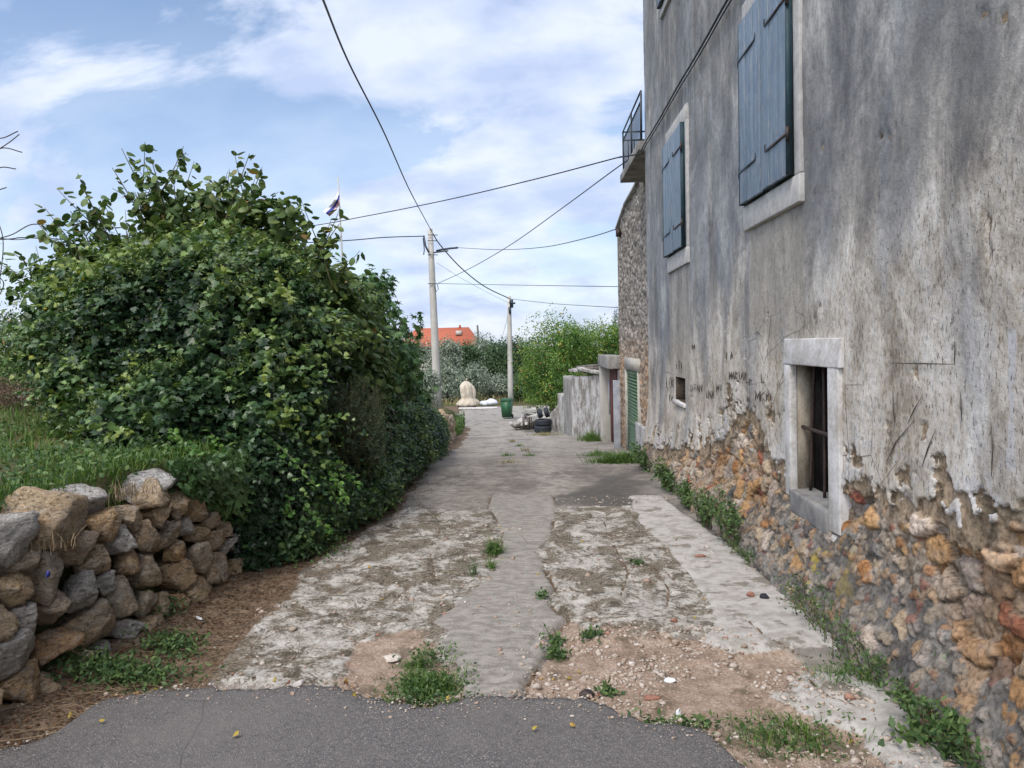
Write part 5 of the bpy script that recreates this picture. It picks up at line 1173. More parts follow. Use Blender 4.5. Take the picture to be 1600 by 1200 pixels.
# right flank of the bush
tree('fig_tree', 'fig tree with big lobed leaves at the right end of the left hedge', 'tree', (-2.9, 13.2, .3), [BL(600, 560, 12.5, 60, 95, 1.1), BL(630, 660, 13.5, 35, 50, 1.0), BL(600, 655, 10.8, 36, 45, .6), BL(645, 640, 15, 25, 40, .9), BL(560, 500, 12.8, 50, 65, 1.0), BL(628, 590, 12.6, 30, 60, .8), BL(585, 455, 12.8, 30, 35, .5), BL(540, 600, 11.6, 60, 80, .9)], 6500, .15, 'fig', MAT['fig'], .07, 10, None, .5, .3, .5, .5)
tree('hazel_bush', 'mid green broad leaved bush between the ivy mound and the fig tree', 'bush', (-2.9, 10.8, .6), [BL(530, 520, 10.6, 75, 100, .9), BL(490, 470, 10.2, 60, 60, .8), BL(560, 600, 10.4, 55, 60, .7)], 6500, .10, 'round', MAT['hazel'], .06, 10, None, .5, .3, .5, .5)
def needle_bush():
    c0 = U(548, 722, 8.0); t = thing('rosemary_bush', 'dark grey green needle leaved bush in the middle of the hedge', 'bush', tuple(c0)); r = np.random.default_rng(2); mb = MB(); LP, LT = [], []
    for k in range(460):
        px = r.uniform(498, 604); e = U(px, r.uniform(578, 700)+abs(px-555)*.6, r.uniform(7.3, 8.6)); b = c0+r.normal(0, .14, 3); m_ = (b+e)/2+r.normal(0, .05, 3)+np.array([0, 0, -.05]); s_ = np.linspace(0, 1, 7)[:, None]; p = (1-s_)**2*b+2*s_*(1-s_)*m_+s_**2*e
        mb.tube(p, np.linspace(.006, .002, 7), 4)
        for s2 in np.linspace(.35, 1, 46): i = s2*6; a_ = int(min(i, 5)); c = p[a_]+(p[a_+1]-p[a_])*(i-a_); LP.append(c); LT.append(unit(p[a_+1]-p[a_])+r.normal(0, .55, 3))
    mb.build('stems', MAT['twig'], t); LP = np.array(LP); LT = np.array(LT)
    leaves('needles', LP, rng.normal(size=LP.shape), .045, 'narrow', MAT['rosemary'], t, 0, .3, None, tip=LT*2)
needle_bush()
# ivy spilling over the wall down to the lane
iv2 = thing('ivy_hedge', 'ivy spilling over the left wall down to the edge of the lane', 'ivy', (-2.2, 9, 0))
def ivy_curtain(ya, yb, n, top, r, size, bulge, seed):
    y = ya+(yb-ya)*r.random(n)**1.25; v = r.random(n)
    tp = top(y); z = prof(y)+.0+tp*v; cn = fbm(y, z, seed, 1.6, 4)
    prof_x = np.interp(v, [0, .15, .5, .85, 1], [.30, .48, .52, .38, .05])*bulge(y); x = wall_x(y)+prof_x+.16*cn-.22*r.random(n)**1.5
    N = np.c_[np.full(n, 1.), -.35+0*y, .35+.5*(v-.5)]; P = np.c_[x, y, z]
    return P, N, cn
r_ = np.random.default_rng(31)
P, N, cn = ivy_curtain(5.7, 19, 42000, lambda y: np.interp(y, [5.5, 6.0, 6.5, 7.1, 8.4, 9.5, 12, 19], [.7, 1.1, 1.2, .78, .70, .85, 1.2, 1.0]), r_, None, lambda y: np.interp(y, [5.5, 6.2, 8, 12, 15, 19], [.15, .65, .85, .8, .75, .5]), 3)
bv2 = np.clip(.26+.5*cn+r_.normal(0, .15, len(P)), 0, .95); leaves('inner_leaves', P[:20000], N[:20000], .062, 'ivy', MAT['ivy'], iv2, .8, .6, bv2[:20000])
sprigs(P[20000:24600], N[20000:24600], .15, 8, .056, 'ivy', MAT['ivy'], iv2, bv2[20000:24600], 6, .1)
P, N, cn = ivy_curtain(4.9, 6.4, 2600, lambda y: np.interp(y, [4.9, 5.6, 6.3], [.1, .5, 1.1]), r_, None, lambda y: .25+0*y, 8)
P[:, 2] = prof(P[:, 1])+1.0-(P[:, 2]-prof(P[:, 1])); k = cn > -.1
leaves('trailing_leaves', P[k]+np.array([-.08, 0, 0]), N[k], .055, 'ivy', MAT['ivy'], iv2, 1.0, .5, np.clip(.45+.4*cn[k], 0, .98))
mb = MB()
for k in range(9):
    y = r_.uniform(5.6, 12); x = float(wall_x(y))+.2; p = [(x-.3, y, prof(y)+1.4), (x+.1, y-.05, prof(y)+.9), (x+.15+r_.normal(0, .05), y+r_.normal(0, .2), prof(y)+.1)]; mb.tube(spline(p, 10), .006, 4)
mb.build('vines', MAT['bark'], iv2)
# young bright creeper shoots hanging in front
def creeper():
    t = thing('bright_creeper', 'fresh light green creeper shoots hanging over the right end of the dry stone wall', 'creeper', tuple(U(400, 760, 5.8))); r = np.random.default_rng(8); mb = MB(); LP, LT = [], []
    for k in range(38):
        px = r.uniform(250, 500); py = r.uniform(660, 740); yb = np.interp(px, [250, 500], [5.4, 6.6])+r.normal(0, .1)
        A = U(px, py, yb+.25); L_ = r.uniform(.25, .75); d = unit(np.array([.45+r.normal(0, .3), r.normal(-.1, .4), -.55])); B = A+d*L_*.6; C = B+d*L_*.5+np.array([0, 0, -.12*L_]); p = spline([A, B, C], 14); mb.tube(p, .0035, 4)
        for s2 in range(1, len(p)): 
            for _ in range(3): LP.append(p[s2]+r.normal(0, .012, 3)); LT.append(d*.4+r.normal(0, .8, 3))
    mb.build('vines', MAT['twig'], t); LP = np.array(LP); LT = np.array(LT)
    leaves('leaves', LP, np.array([[.6, -.5, .8]])+0*LP, .045, 'round', MAT['ivy_young'], t, .3, .4, None, tip=LT)
creeper()
# verge plants further down the left edge
for k, (y, px, py, h_) in enumerate(((17.5, 690, 690, .7), (21, 703, 682, .6), (26, 709, 672, .65))):
    c = UG(px, py); t = thing('verge_weed', ['bushy bright weed at the foot of the left wall, nearest to the viewer', 'middle clump of weeds along the left wall foot', 'farthest pale green weeds at the end of the left wall'][k], 'weed', tuple(c)); n = 1500
    P = c+np.clip(rng.normal(0, 1, (n, 3)), -1.7, 1.2)*np.array([.28, 1.3, .0])+np.c_[np.zeros(n), np.zeros(n), rng.random(n)*h_]; P[:, 2] += prof(P[:, 1])-c[2]
    leaves('leaves', P, rng.normal(size=P.shape)+np.array([.4, -.4, .8]), .085, 'small', MAT['weed'], t, -.2, .6); Q = P[:260].copy(); Q[:, 2] = prof(Q[:, 1]); grass_mesh('blades', Q, h_*1.2, .02, MAT['grass'], t)
# trees beyond
tree('pomegranate_tree', 'bright green pomegranate tree with yellow tips behind the whitewashed garden wall', 'tree', U(862, 650, 33), [BL(862, 560, 33, 48, 70, 1.9), BL(895, 540, 32, 42, 50, 1.6), BL(850, 600, 33, 38, 42, 1.5), BL(835, 590, 34, 26, 50, 1.2), BL(880, 600, 31, 30, 40, 1.1)], 26000, .115, 'small', MAT['pomegranate'], .13, 16, None, .6, .5, .3, .9, 1.2, None, .3)
tree('pomegranate_tree', 'second bright green tree just left of the stone house edge', 'tree', U(940, 650, 34), [BL(935, 545, 34, 38, 42, 1.6), BL(905, 555, 35, 35, 45, 1.6), BL(958, 530, 34, 26, 30, 1.2), BL(940, 590, 34, 34, 34, 1.3)], 15000, .115, 'small', MAT['pomegranate'], .13, 12, None, .6, .5, .3, .9, 1.2, None, .4)
tree('cypress', 'tip of a dark cypress beside the stone house wall', 'tree', U(963, 640, 44), [BL(963, 520, 44, 7, 38), BL(964, 570, 44, 9, 50)], 3500, .10, 'small', MAT['oak'], .1, 4)
sh = [('grey green olive tree behind the tall concrete pole', 655, 590, 60, [(660, 575, 34, 52), (640, 560, 30, 38)], 'olive'), ('olive tree to the right of the tall pole', 700, 600, 62, [(696, 570, 26, 40), (706, 548, 18, 20)], 'olive'),
      ('dense dark green tree in the middle of the far tree line', 728, 600, 66, [(727, 570, 24, 36), (735, 555, 18, 20)], 'oak'), ('grey brown tree behind the thin wooden pole', 765, 600, 72, [(762, 565, 26, 42), (752, 545, 20, 24)], 'olive'),
      ('dark evergreen tree left of the smaller concrete pole', 780, 600, 68, [(782, 585, 30, 34), (775, 560, 22, 32)], 'oak'), ('tree directly behind the smaller concrete pole', 800, 600, 70, [(795, 555, 20, 30), (815, 560, 22, 36)], 'oak'),
      ('low silvery olive bush behind the covered object', 730, 625, 54, [(727, 598, 30, 22), (745, 592, 24, 26)], 'olive'), ('low olive bush beside the tall pole foot', 705, 625, 52, [(700, 600, 24, 28), (688, 590, 16, 34)], 'olive'),
      ('low grey green bush between covered object and bin', 775, 628, 56, [(775, 606, 26, 18), (790, 604, 20, 18)], 'olive'), ('low green bush right of the smaller pole', 815, 625, 52, [(816, 608, 18, 22)], 'oak'),
      ('grey green olive shrub hiding the foot of the tall pole', 668, 640, 31, [(662, 615, 20, 30), (674, 598, 14, 22)], 'olive')]
for i, (lb, bx_, by_, y, bl, mt) in enumerate(sh):
    tree('olive_tree' if mt == 'olive' else 'evergreen_tree', lb, 'tree', U(bx_, by_+20, y), [BL(*q[:2], y, *q[2:]) for q in bl], 7000, .0029*y*(1.0 if mt == 'oak' else .95)+.02, 'small', MAT[mt], .12, 7, 'trees beyond the end of the lane', .6, .4, .2, 1, 1.2)
# distant belt of woodland and left hand bushes
P = []
for x0 in np.arange(-180, 200, 2.6):
    y0 = 130+rng.uniform(0, 60); n = 420; d = unit(rng.normal(size=(n, 3))); P.append(np.array([x0, y0, -.4+rng.uniform(0, 1.2)])+d*np.array([3.4, 3, 3.0])*rng.uniform(.8, 1.05, (n, 1)))
P = np.concatenate(P); o = leaves('woodland', P, rng.normal(size=P.shape)+np.array([0, -.5, .6]), .55, 'small', MAT['oak'], None, 0, 1); tag(o, 'low belt of distant woodland along the horizon', 'woodland', None, 'stuff')
for i, (lb, px, py, y, bl, mt, n, s_) in enumerate([
        ('light green bush at the far left edge behind the mound', 20, 660, 13, [(10, 560, 60, 60), (-50, 560, 60, 70)], 'hazel', 6000, .09), ('darker green bush left of the ivy mound', 80, 640, 11, [(70, 590, 70, 55), (20, 640, 60, 45)], 'hazel', 5000, .09),
        ('large rounded tree far back at the left edge', -30, 600, 26, [(10, 530, 50, 45), (-60, 520, 60, 60)], 'oak', 6000, .13), ('dry reddish brown brush pile at the left edge', 30, 680, 8.2, [(28, 640, 55, 38), (-20, 625, 50, 45)], 'deadbush', 9000, .05)]):
    tree('bush' if i != 2 else 'evergreen_tree', lb, 'bush' if i != 2 else 'tree', U(px, py, y), [BL(*q[:2], y, *q[2:]) for q in bl], n, s_, 'small' if i != 3 else 'narrow', MAT[mt], .05, 8, None, .55, .4, .4, .8)
# bare twigs at the left edge of the sky
mb = MB()
for pts in ([(-40, 260), (0, 232), (35, 238)], [(-30, 205), (0, 216), (28, 205)], [(-30, 280), (0, 262), (25, 264)], [(-10, 330), (5, 380), (-5, 470)], [(-20, 420), (5, 440), (0, 460)], [(0, 232), (15, 222), (30, 210)], [(0, 372), (20, 366), (45, 352), (62, 350)], [(-20, 300), (0, 296), (10, 293)], [(-60, 640), (-50, 450), (-35, 270), (-30, 200)]):
    mb.tube(spline([U(x, y, 7.0+i*.1) for i, (x, y) in enumerate(pts)], 16), .005, 4)
bt = thing('bare_twigs', 'bare thin twigs poking into the sky at the left edge', 'twigs', tuple(U(-60, 640, 7))); mb.build('twigs', MAT['bark'], bt)
LP = np.concatenate([U(x, y, 7)+rng.normal(0, .05, (14, 3)) for x, y in ((2, 420), (5, 440), (0, 455), (-8, 400))]); leaves('leaves', LP, rng.normal(size=LP.shape), .04, 'small', MAT['hazel'], bt)

# grass ------------------------------------------------------------
n = 34000; y = 1.2+rng.random(n)*10.3; x = wall_x(y)-.28-rng.random(n)**1.8*7; k = (fbm(x, y, 0, 1.1, 3) > -.35) | (x > wall_x(y)-.7); x, y = x[k], y[k]
P = np.c_[x, y, terr(x, y)]; tag(grass_mesh('terrace_grass', P, .12, .007, MAT['grass'], None, .9), 'green grass growing on the terrace above the dry stone wall', 'grass', None, 'stuff')
n = 9000; y = 2.8+rng.random(n)*4.5; x = wall_x(y)-.28-rng.random(n)**1.4*4; z = terr(x, y)+rng.random(n)*.12; k = fbm(x, y, 8, 1.3, 3) > 0
tag(leaves('terrace_weeds', np.c_[x, y, z][k], rng.normal(0, .5, (k.sum(), 3))+np.array([.2, -.3, 1]), .05, 'small', MAT['weed'], None, -.1, .5), 'low leafy weeds among the grass above the dry stone wall', 'weeds', None, 'stuff')
n = 16000; x = rng.uniform(-26, 26, n); y = rng.uniform(44, 85, n); P = np.c_[x, y, terr(x, y)]; k = fbm(x, y, 0, .3, 3) > -.1
tag(grass_mesh('dry_field_grass', P[k], .5, .05, MAT['drygrass'], None, .7), 'dry yellowish field grass beyond the end of the lane', 'grass', None, 'stuff')
def tuft(px, py, w_, d_, h_, n, label, mat='grass', bw=.0042, ex=None, leafy=0, cat='grass tuft', name='grass_tuft', grp='grass tufts in the lane', lean=1.4):
    c = UG(px, py); c[2] = float(zlane(c[0], c[1])[0]); t = thing(name, label, cat, tuple(c), grp)
    q = rng.normal(0, .45, (n, 2))*np.array([w_, d_]); P = np.c_[c[0]+q[:, 0], c[1]+q[:, 1], np.zeros(n)]; k = fbm(P[:, 0], P[:, 1], 0, 9, 3) > -.12; P = P[k]; P[:, 2] = zlane(P[:, 0], P[:, 1])-.005
    dd = np.exp(-(q[k]**2/np.array([w_, d_])**2).sum(1)*1.5)
    if n and leafy < 1: grass_mesh('blades', P, h_*(.45+.6*dd)*(1+.9*fbm(P[:, 0], P[:, 1], 4, 14, 2)), bw, MAT[mat], t, lean, None, np.c_[q[k]/np.array([w_, d_])*.6, 0*q[k][:, 0]])
    if leafy or h_ > .1:
        leafy = leafy or .5; m_ = int(n*.8); q = rng.normal(0, .5, (m_, 2))*np.array([w_, d_]); z = rng.random(m_)*h_*.6; P = np.c_[c[0]+q[:, 0], c[1]+q[:, 1], zlane(c[0]+q[:, 0], c[1]+q[:, 1])+z]
        leaves('leaves', P, rng.normal(0, .5, (m_, 3))+np.array([0, -.2, 1]), .022*leafy+.014, 'small', MAT['weed'], t, 0, .5)
    return t
tuft(668, 1075, .17, .12, .11, 1500, 'big green grass tuft at the asphalt edge left of the central strip')
tuft(668, 1040, .12, .12, .13, 500, 'upper part of the grass growing left of the central strip, thin and tall')
tuft(640, 1095, .16, .07, .12, 380, 'low grass edge running along the asphalt left of the big tuft')
tuft(700, 1103, .12, .05, .12, 300, 'short grass at the foot of the central strip')
tuft(772, 868, .07, .14, .12, 380, 'bright green tuft in the crack left of the central strip')
tuft(740, 905, .03, .10, .22, 70, 'thin upright sprigs growing left of the central strip', 'weed')
tuft(768, 895, .03, .07, .09, 90, 'small green tuft just below the bright one in the crack')
tuft(870, 1022, .07, .06, .08, 200, 'leafy tuft right of the central strip', leafy=1)
tuft(868, 1003, .05, .05, .09, 110, 'small tuft above the leafy one right of the strip', leafy=1)
tuft(925, 997, .06, .05, .07, 170, 'dark green small tuft on the broken concrete at the right', leafy=1)
tuft(950, 1083, .04, .04, .06, 90, 'tiny green tuft beside the dark stone near the asphalt', leafy=1)
tuft(1055, 1130, .20, .06, .07, 330, 'flat grass patch along the asphalt edge at the right', leafy=1)
tuft(995, 885, .05, .08, .05, 90, 'faint green tuft in the middle of the right slab', leafy=1)
tuft(848, 940, .04, .08, .05, 80, 'small tuft in the edge crack right of the strip', leafy=1)
for k, (px, py, w_) in enumerate(((794, 712, .16), (797, 723, .2), (812, 697, .12), (820, 704, .14), (826, 712, .16), (800, 690, .1))):
    tuft(px, py, w_*1.2, .5, .08, 130, ['nearest left', 'low left', 'far right', 'middle right', 'nearest right', 'farthest'][k]+' of the sparse tufts growing in the middle of the far lane', 'drygrass' if k % 2 else 'grass', .012)
tuft(195, 1065, .33, .16, .12, 1500, 'leafy green weeds along the foot of the dry stone wall', leafy=1, name='weed_patch', cat='weeds', grp=None)
tuft(268, 1020, .20, .15, .13, 700, 'green weeds between the wall foot and the concrete', leafy=1, name='weed_patch', cat='weeds', grp=None)
tuft(110, 1060, .22, .14, .16, 700, 'dark weeds under the left end of the dry stone wall', leafy=1, name='weed_patch', cat='weeds', grp=None)
tuft(255, 975, .12, .16, .16, 400, 'ivy like weeds beside the white stone at the wall foot', leafy=1, name='weed_patch', cat='weeds', grp=None)
tuft(495, 868, .25, .25, .08, 500, 'low weeds at the foot of the ivy hedge', leafy=1, name='weed_patch', cat='weeds', grp=None)
tuft(930, 688, .45, .9, .32, 1300, 'grass clump against the whitewashed garden wall', bw=.014, name='grass_clump', grp=None)
tuft(885, 676, .25, .9, .5, 900, 'dark leafy clump at the corner of the garden wall', bw=.02, leafy=1.5, name='grass_clump', grp=None)
tuft(975, 722, .55, .5, .20, 2600, 'thick low grass strip in front of the green louvred door', bw=.010, name='grass_clump', grp=None)
tuft(938, 712, .35, .5, .14, 600, 'low grass in front of the red gateway door', bw=.010, name='grass_clump', grp=None)
tuft(852, 680, .7, .8, .15, 500, 'dry yellow grass fringe below the tyres', 'drygrass', .014, name='grass_clump', grp=None)
tuft(870, 668, .3, .8, .3, 500, 'dry grass between the tyres and the low wall', 'drygrass', .014, name='grass_clump', grp=None)
# weeds at the foot of the big house
def wall_weed(y, h_, sp, n, label, leafsz=.03, mat='weed', tall=False):
    z0 = float(prof(y)); x = WX-.21; n = int(n*.45); t = thing('wall_weed', label, 'weed', (x, y, z0), 'weeds along the house foot'); mb = MB(); LP, LT = [], []
    for k in range(n):
        b = np.array([x+rng.normal(0, .03), y+rng.normal(0, sp*.32), z0+.02]); e = b+np.array([-abs(rng.normal(0, .5))*h_*.6, rng.normal(0, .35)*h_, h_*rng.uniform(.45, 1)]); m_ = (b+e)/2+np.array([.02, 0, h_*.12]); p = spline([b, m_, e], 9); mb.tube(p, np.linspace(.003, .001, len(p)), 4)
        for q in p[1:]:
            for _ in range(4 if not tall else 2): LP.append(q+rng.normal(0, .010+.02*h_, 3)); LT.append(rng.normal(0, .8, 3)+np.array([0, 0, .4]))
    mb.build('stems', MAT['twig'], t); LP = np.array(LP); LP[:, 0] = np.minimum(LP[:, 0], WX-.02-.17*sst(.75, -.05, LP[:, 2]))
    leaves('leaves', LP, rng.normal(0, .6, LP.shape)+np.array([-.5, -.4, .7]), leafsz, 'small', MAT[mat], t, 0, .5, None, tip=np.array(LT))
for i, (y, h_, sp, n, lb, ls) in enumerate(((11.2, .35, .3, 45, 'farthest weeds at the house foot near the far corner', .05), (9.3, .36, .35, 50, 'dark weed clump at the house foot past the small niche', .05), (8.2, .30, .3, 40, 'spreading weeds at the house foot', .045),
        (7.2, .33, .25, 40, 'small bushy weed on the stones left of the barred window', .04), (6.35, .50, .28, 55, 'tall leafy weed growing from the wall foot left of the barred window', .04), (5.9, .12, .3, 30, 'tiny plants at the pale edge of the apron', .02),
        (4.55, .26, .35, 26, 'fine weeds at the wall foot below the barred window', .022), (4.1, .36, .4, 26, 'taller thin weeds at the wall foot right of the barred window', .022), (3.72, .24, .25, 26, 'dense little weed clump close to the right edge', .022), (3.3, .20, .35, 34, 'bright leafy weeds in the bottom right corner', .03), (2.95, .24, .35, 40, 'dark strap leaved weeds in the bottom right corner', .035))):
    wall_weed(y, h_, sp, n, lb, ls)
tuft(1450, 1170, .16, .1, .08, 160, 'flat rosette weeds in the bottom right corner', leafy=2.2, name='weed_patch', cat='weeds', grp=None)
tuft(1230, 1150, .30, .2, .07, 700, 'sparse small leaved weeds over the rubble at the lower right', leafy=.5, name='weed_patch', cat='weeds', grp=None)
tuft(1330, 1070, .2, .2, .10, 260, 'green weeds between the apron and the wall foot', leafy=.5, name='weed_patch', cat='weeds', grp=None)
# dark ivy-like clump clinging to the wall face
tf = thing('wall_fern', 'small dark green plant clinging to the wall face low on the right', 'plant', tuple(UX(1465, 1045, WX-.05)))
P = np.array([UX(1462+rng.normal(0, 9)+k*.05, 1020+k*.14+rng.normal(0, 5), WX-.05-.05*rng.random()) for k in range(420)]); leaves('leaves', P, np.array([[-1, -.3, .4]])+0*P, .022, 'small', MAT['ivy'], tf, .6, .5, rng.uniform(.4, .9, len(P)))

# loose things on the ground ----------------------------------------
V0, f0 = ICO2; V0s, f0s = ico(1)
def pebbles(name, X, Y, S_, label, cat='stones', kind='stuff', Z=None):
    n = len(X); k = len(V0s); Z = zlane(X, Y) if Z is None else Z; A = rng.uniform(0, 6.28, n); fl = rng.uniform(.35, .7, n)
    j = 1+rng.normal(0, .24, (n, k)); V = V0s[None]*j[..., None]*S_[:, None, None]*np.stack([rng.uniform(.7, 1.3, n), rng.uniform(.6, 1, n), fl], -1)[:, None]
    c, s_ = np.cos(A)[:, None], np.sin(A)[:, None]; V = np.stack([V[..., 0]*c-V[..., 1]*s_+X[:, None], V[..., 0]*s_+V[..., 1]*c+Y[:, None], V[..., 2]+(Z+S_*fl*.35)[:, None]], -1)
    Fc = (f0s[None]+(np.arange(n)*k)[:, None, None]).reshape(-1, 3)
    o = meshnp(name, V.reshape(-1, 3), Fc, MAT['pebble'], None, {'var': np.repeat(rng.random(n), k)}); tag(o, label, cat, None, kind)
bb = np.array(rub_poly); x = rng.uniform(bb[:, 0].min()-.3, bb[:, 0].max(), 9000); y = rng.uniform(bb[:, 1].min()-.1, bb[:, 1].max()+.5, 9000)
dd = sdf(rub_poly, x, y)+.15*fbm(x, y, 0, 3, 3); cl = fbm(x, y, 6, 4, 3); k = (dd > -.12) & (rng.random(9000) < .38+1.1*cl); k &= x < WX-.05
pebbles('gravel', x[k], y[k], rng.gamma(2.0, .0032, k.sum())+.003, 'loose pinkish stone chips strewn over the broken ground at the right')
x = rng.uniform(-1.9, 1.75, 2600); y = rng.uniform(3.3, 9, 2600); k = fbm(x, y, 12, 1.5, 3) > .08; pebbles('grit', x[k], y[k], rng.gamma(1.6, .0035, k.sum())+.002, 'fine grit scattered over the worn concrete')
x = rng.uniform(-2.3, 1.7, 1500); y = np.interp(x, asp_edge[:, 0], asp_edge[:, 1])-np.abs(rng.normal(0, .10, 1500))+.01; pebbles('road_grit', x, y, rng.gamma(1.4, .0018, 1500)+.001, 'crumbled grit strewn along the broken edge of the asphalt', Z=.041+.010*fbm(x, y, 0, 1.6, 4))
def loose(px, py, s_, mat, label, name, cat, dims=(1, .8, .5), grp=None, rz=0, var=.9):
    c = UG(px, py); V, f = ICO3; r = np.random.default_rng(int(px*7+py)); rr = np.full(len(V), 1.2)
    for _ in range(9): n_ = unit(r.normal(size=3)); dt = V@n_; rr = np.where(dt > .01, np.minimum(rr, r.uniform(.7, .95)/np.maximum(dt, .01)), rr)
    P = V*rr[:, None]*s_*np.array(dims); ca, sa = math.cos(rz), math.sin(rz); P = np.c_[P[:, 0]*ca-P[:, 1]*sa, P[:, 0]*sa+P[:, 1]*ca, P[:, 2]]+np.array([c[0], c[1], float(zlane(c[0], c[1])[0])+s_*dims[2]*.45])
    tag(meshnp(name, P, f, mat, None, {'var': np.full(len(P), var)}, True), label, cat, grp)
loose(611, 1030, .05, MAT['pebble'], 'flat pale stone lying on the dirt left of the grass tuft', 'flat_stone', 'stone', (1, .9, .25), var=.6)
loose(918, 1086, .035, MAT['iron'], 'black lump of stone at the asphalt edge right of the strip', 'black_stone', 'stone', (1, .8, .6))
loose(468, 1080, .035, MAT['white_wash'], 'small pale stone at the asphalt edge on the left', 'pale_stone', 'stone', (.7, 1, .5))
loose(1094, 877, .035, MAT['brick'], 'flat red brick piece on the pale apron by the house', 'brick_fragment', 'brick', (1.2, .6, .4), 'brick fragments')
loose(1172, 940, .025, MAT['brick'], 'pinkish brick lump near the wall foot beside the dark stone', 'brick_fragment', 'brick', (1, .8, .8), 'brick fragments')
loose(1194, 943, .028, MAT['rubber'], 'dark grey stone at the wall foot beside the brick lump', 'dark_stone', 'stone', (1.1, .8, .7))
loose(1053, 978, .022, MAT['brick'], 'small orange brick chip on the right slab', 'brick_fragment', 'brick', (1, .8, .6), 'brick fragments')
loose(1018, 1088, .035, MAT['brick'], 'broken red brick pieces in the rubble', 'brick_fragment', 'brick', (1.3, .6, .35), 'brick fragments')
loose(1503, 1180, .035, MAT['brick'], 'round pinkish brick lump in the bottom right corner', 'brick_fragment', 'brick', (1, .9, .8), 'brick fragments')
loose(1060, 1114, .022, MAT['bag'], 'small white chip standing in the rubble by the asphalt', 'white_chip', 'stone', (.5, .6, 1.2))
loose(1048, 1060, .03, MAT['bag'], 'crumpled white scrap on the rubble', 'paper_scrap', 'litter', (1, .8, .4))
loose(310, 975, .05, MAT['bag'], 'white feather like scrap on the leaf litter beside the wall foot', 'paper_scrap', 'litter', (1.0, .22, .12), rz=-.6)
p = U(74, 897, 4.02); b = MB(); V, f = ICO2; 
tag(meshnp('blue_tape', V*np.array([.009, .010, .016])*(1+.2*rng.normal(size=(len(V), 1)))+UX(75, 897, float(wall_x(4.0))+.03), f, MAT['flag_blue']), 'small scrap of blue tape stuck on a stone of the dry stone wall', 'litter')
# fallen leaves
def fallen():
    spots = []; where = ['beside the big grass tuft', 'on the asphalt edge left of the grass tuft', 'at the foot of the central strip', 'along the asphalt edge on the left', 'right of the central strip end', 'on the rubble right of the strip', 'near the dark stone at the asphalt edge', 'in the flat grass patch at the right', 'in the crack beside the central strip', 'at the left corner of the concrete', 'in the weeds below the dry stone wall', 'on the right concrete slab', 'on the right slab near the strip', 'on the left concrete slab', 'on the asphalt corner at the bottom left', 'alone on the asphalt at the bottom centre', 'on the asphalt just right of the curled leaf', 'on the apron near the house foot', 'on the dark asphalt left of centre', 'beside the long dry stalk']
    for wi, (px, py, n, sx, sy) in enumerate( ((640, 1112, 9, 60, 7), (560, 1092, 8, 40, 6), (700, 1105, 5, 40, 6), (440, 1088, 6, 70, 5), (850, 1100, 5, 30, 6), (880, 1060, 4, 50, 25), (950, 1095, 6, 50, 15), (1050, 1130, 3, 40, 10), (780, 850, 3, 12, 20), (330, 1085, 6, 40, 8), (200, 1095, 7, 70, 20), (1050, 960, 3, 60, 40), (900, 880, 4, 90, 50), (560, 900, 4, 90, 50), (110, 1130, 2, 10, 10), (835, 1164, 1, 1, 1), (897, 1158, 1, 1, 1), (1340, 1150, 2, 40, 30), (370, 1175, 1, 1, 1), (160, 1150, 1, 2, 2))):
        for _ in range(n): spots.append((px+rng.normal(0, sx*.6), py+rng.normal(0, sy*.6), where[wi]))
    V0_, f_ = T['round']; 
    for i, (px, py, wh) in enumerate(spots):
        c = UG(px, py, .0); z = float(zlane(c[0], c[1])[0]) if c[1] > np.interp(c[0], asp_edge[:, 0], asp_edge[:, 1]) else .046
        V = V0_*np.array([1, 1, rng.uniform(1, 3)])*rng.uniform(.017, .03); V[:, 1] -= .015; an = rng.uniform(0, 6.28); ti = rng.normal(0, .35)
        M = np.array(Matrix.Rotation(an, 3, 'Z')@Matrix.Rotation(ti, 3, 'X')@Matrix.Rotation(rng.normal(0, .3), 3, 'Y')); P = V@M.T
        P = P+np.array([c[0], c[1], z-P[:, 2].min()+.002]); vv = rng.random(); red = vv > .62
        tag(meshnp('fallen_leaf', P, f_, MAT['fallen'], None, {'var': np.full(9, vv)}), ('reddish brown fallen leaf ' if red else 'yellow fallen leaf ')+wh, 'leaf', 'brown fallen leaves' if red else 'yellow fallen leaves')
fallen()
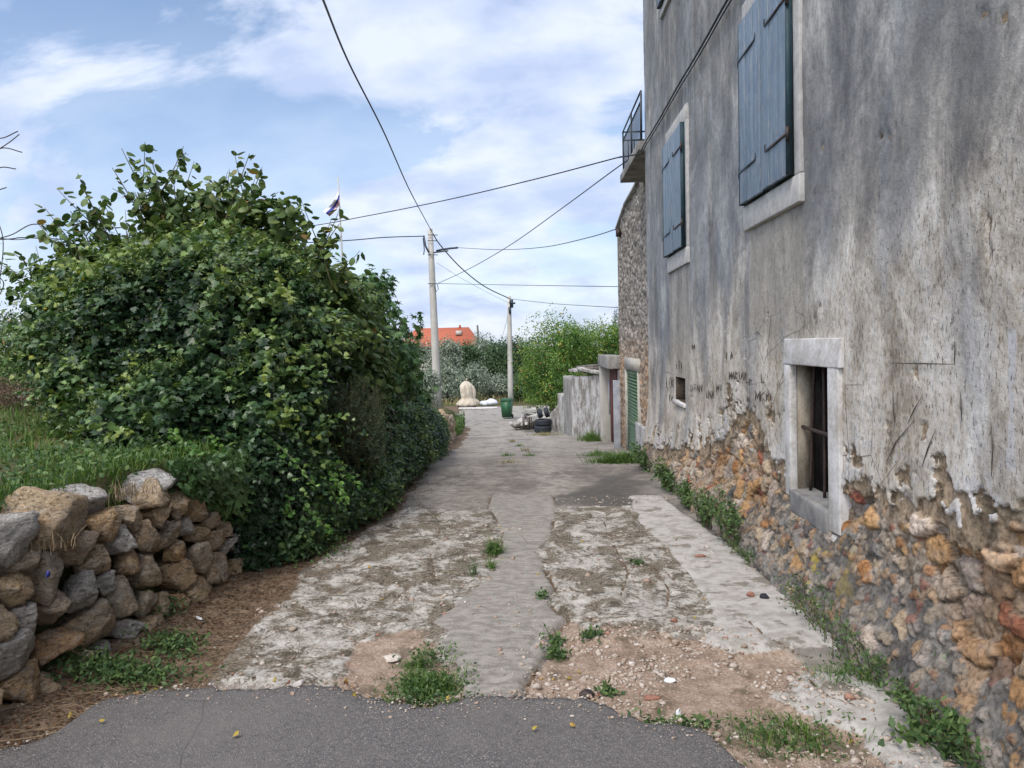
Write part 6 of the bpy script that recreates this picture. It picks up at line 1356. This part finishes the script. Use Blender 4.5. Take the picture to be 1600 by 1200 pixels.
# leaf litter and straw at the wall foot
n = 5200; y = 3.1+rng.random(n)*7.5; x = wall_x(y)+.02+np.abs(rng.normal(0, .28, n)); P = np.c_[x, y, zlane(x, y)+.004]
tag(leaves('leaf_litter', P, rng.normal(0, .35, (n, 3))+np.array([0, 0, 1]), .028, 'small', MAT['litter'], None, 0, .3), 'brown dead leaf litter along the foot of the left wall and hedge', 'litter', None, 'stuff')
mb = MB()
for k in range(230):
    y = 3.15+abs(rng.normal(0, .9)) if k < 150 else rng.uniform(3.5, 6.5); x = float(wall_x(y))+.1+abs(rng.normal(0, .3)); a_ = rng.normal(.3, .6); L_ = rng.uniform(.04, .2); z = float(zlane(x, y)[0])+.012
    mb.tube([(x, y, z), (x+L_*.5*math.cos(a_), y+L_*.5*math.sin(a_), z+.008), (x+L_*math.cos(a_), y+L_*math.sin(a_), z)], .0013, 3, False)
tag(mb.build('straw_litter', MAT['straw']), 'dry straw and stalks lying at the foot of the dry stone wall', 'litter', None, 'stuff')
for k, pts in enumerate(([(0, 1176), (60, 1168), (130, 1150), (238, 1126)], [(20, 1155), (45, 1125), (62, 1100)], [(100, 1075), (140, 1071), (185, 1070)])):
    P = [UG(x, y)+np.array([0, 0, .05 if k == 0 else .04]) for x, y in pts]; b = MB(); b.tube(spline(P, 20), .0035, 5)
    tag(b.build('dry_stalk', MAT['straw']), ['long dry stalk lying across the asphalt corner at bottom left', 'short dry stalk leaning over the leaf litter at bottom left', 'dry stalk lying in the weeds at the wall foot'][k], 'stalk', 'dry stalks')
# dry grass clump on top of the wall
for k, (px, py, y) in enumerate(((175, 770, 4.55), (50, 850, 3.75))):
    c = U(px, py, y); P = c+rng.normal(0, 1, (170, 3))*np.array([.05, .08, .0])+np.array([.1, 0, -.03]); t = thing('dry_grass', ['dry straw coloured grass tuft sticking up between the cap stones', 'dry grass hanging over the large boulder at the left'][k], 'dry grass', tuple(c)); grass_mesh('blades', P[:(110 if k == 0 else 45)], .13, .0035, MAT['straw'], t, 1.2, np.zeros(110 if k == 0 else 45))
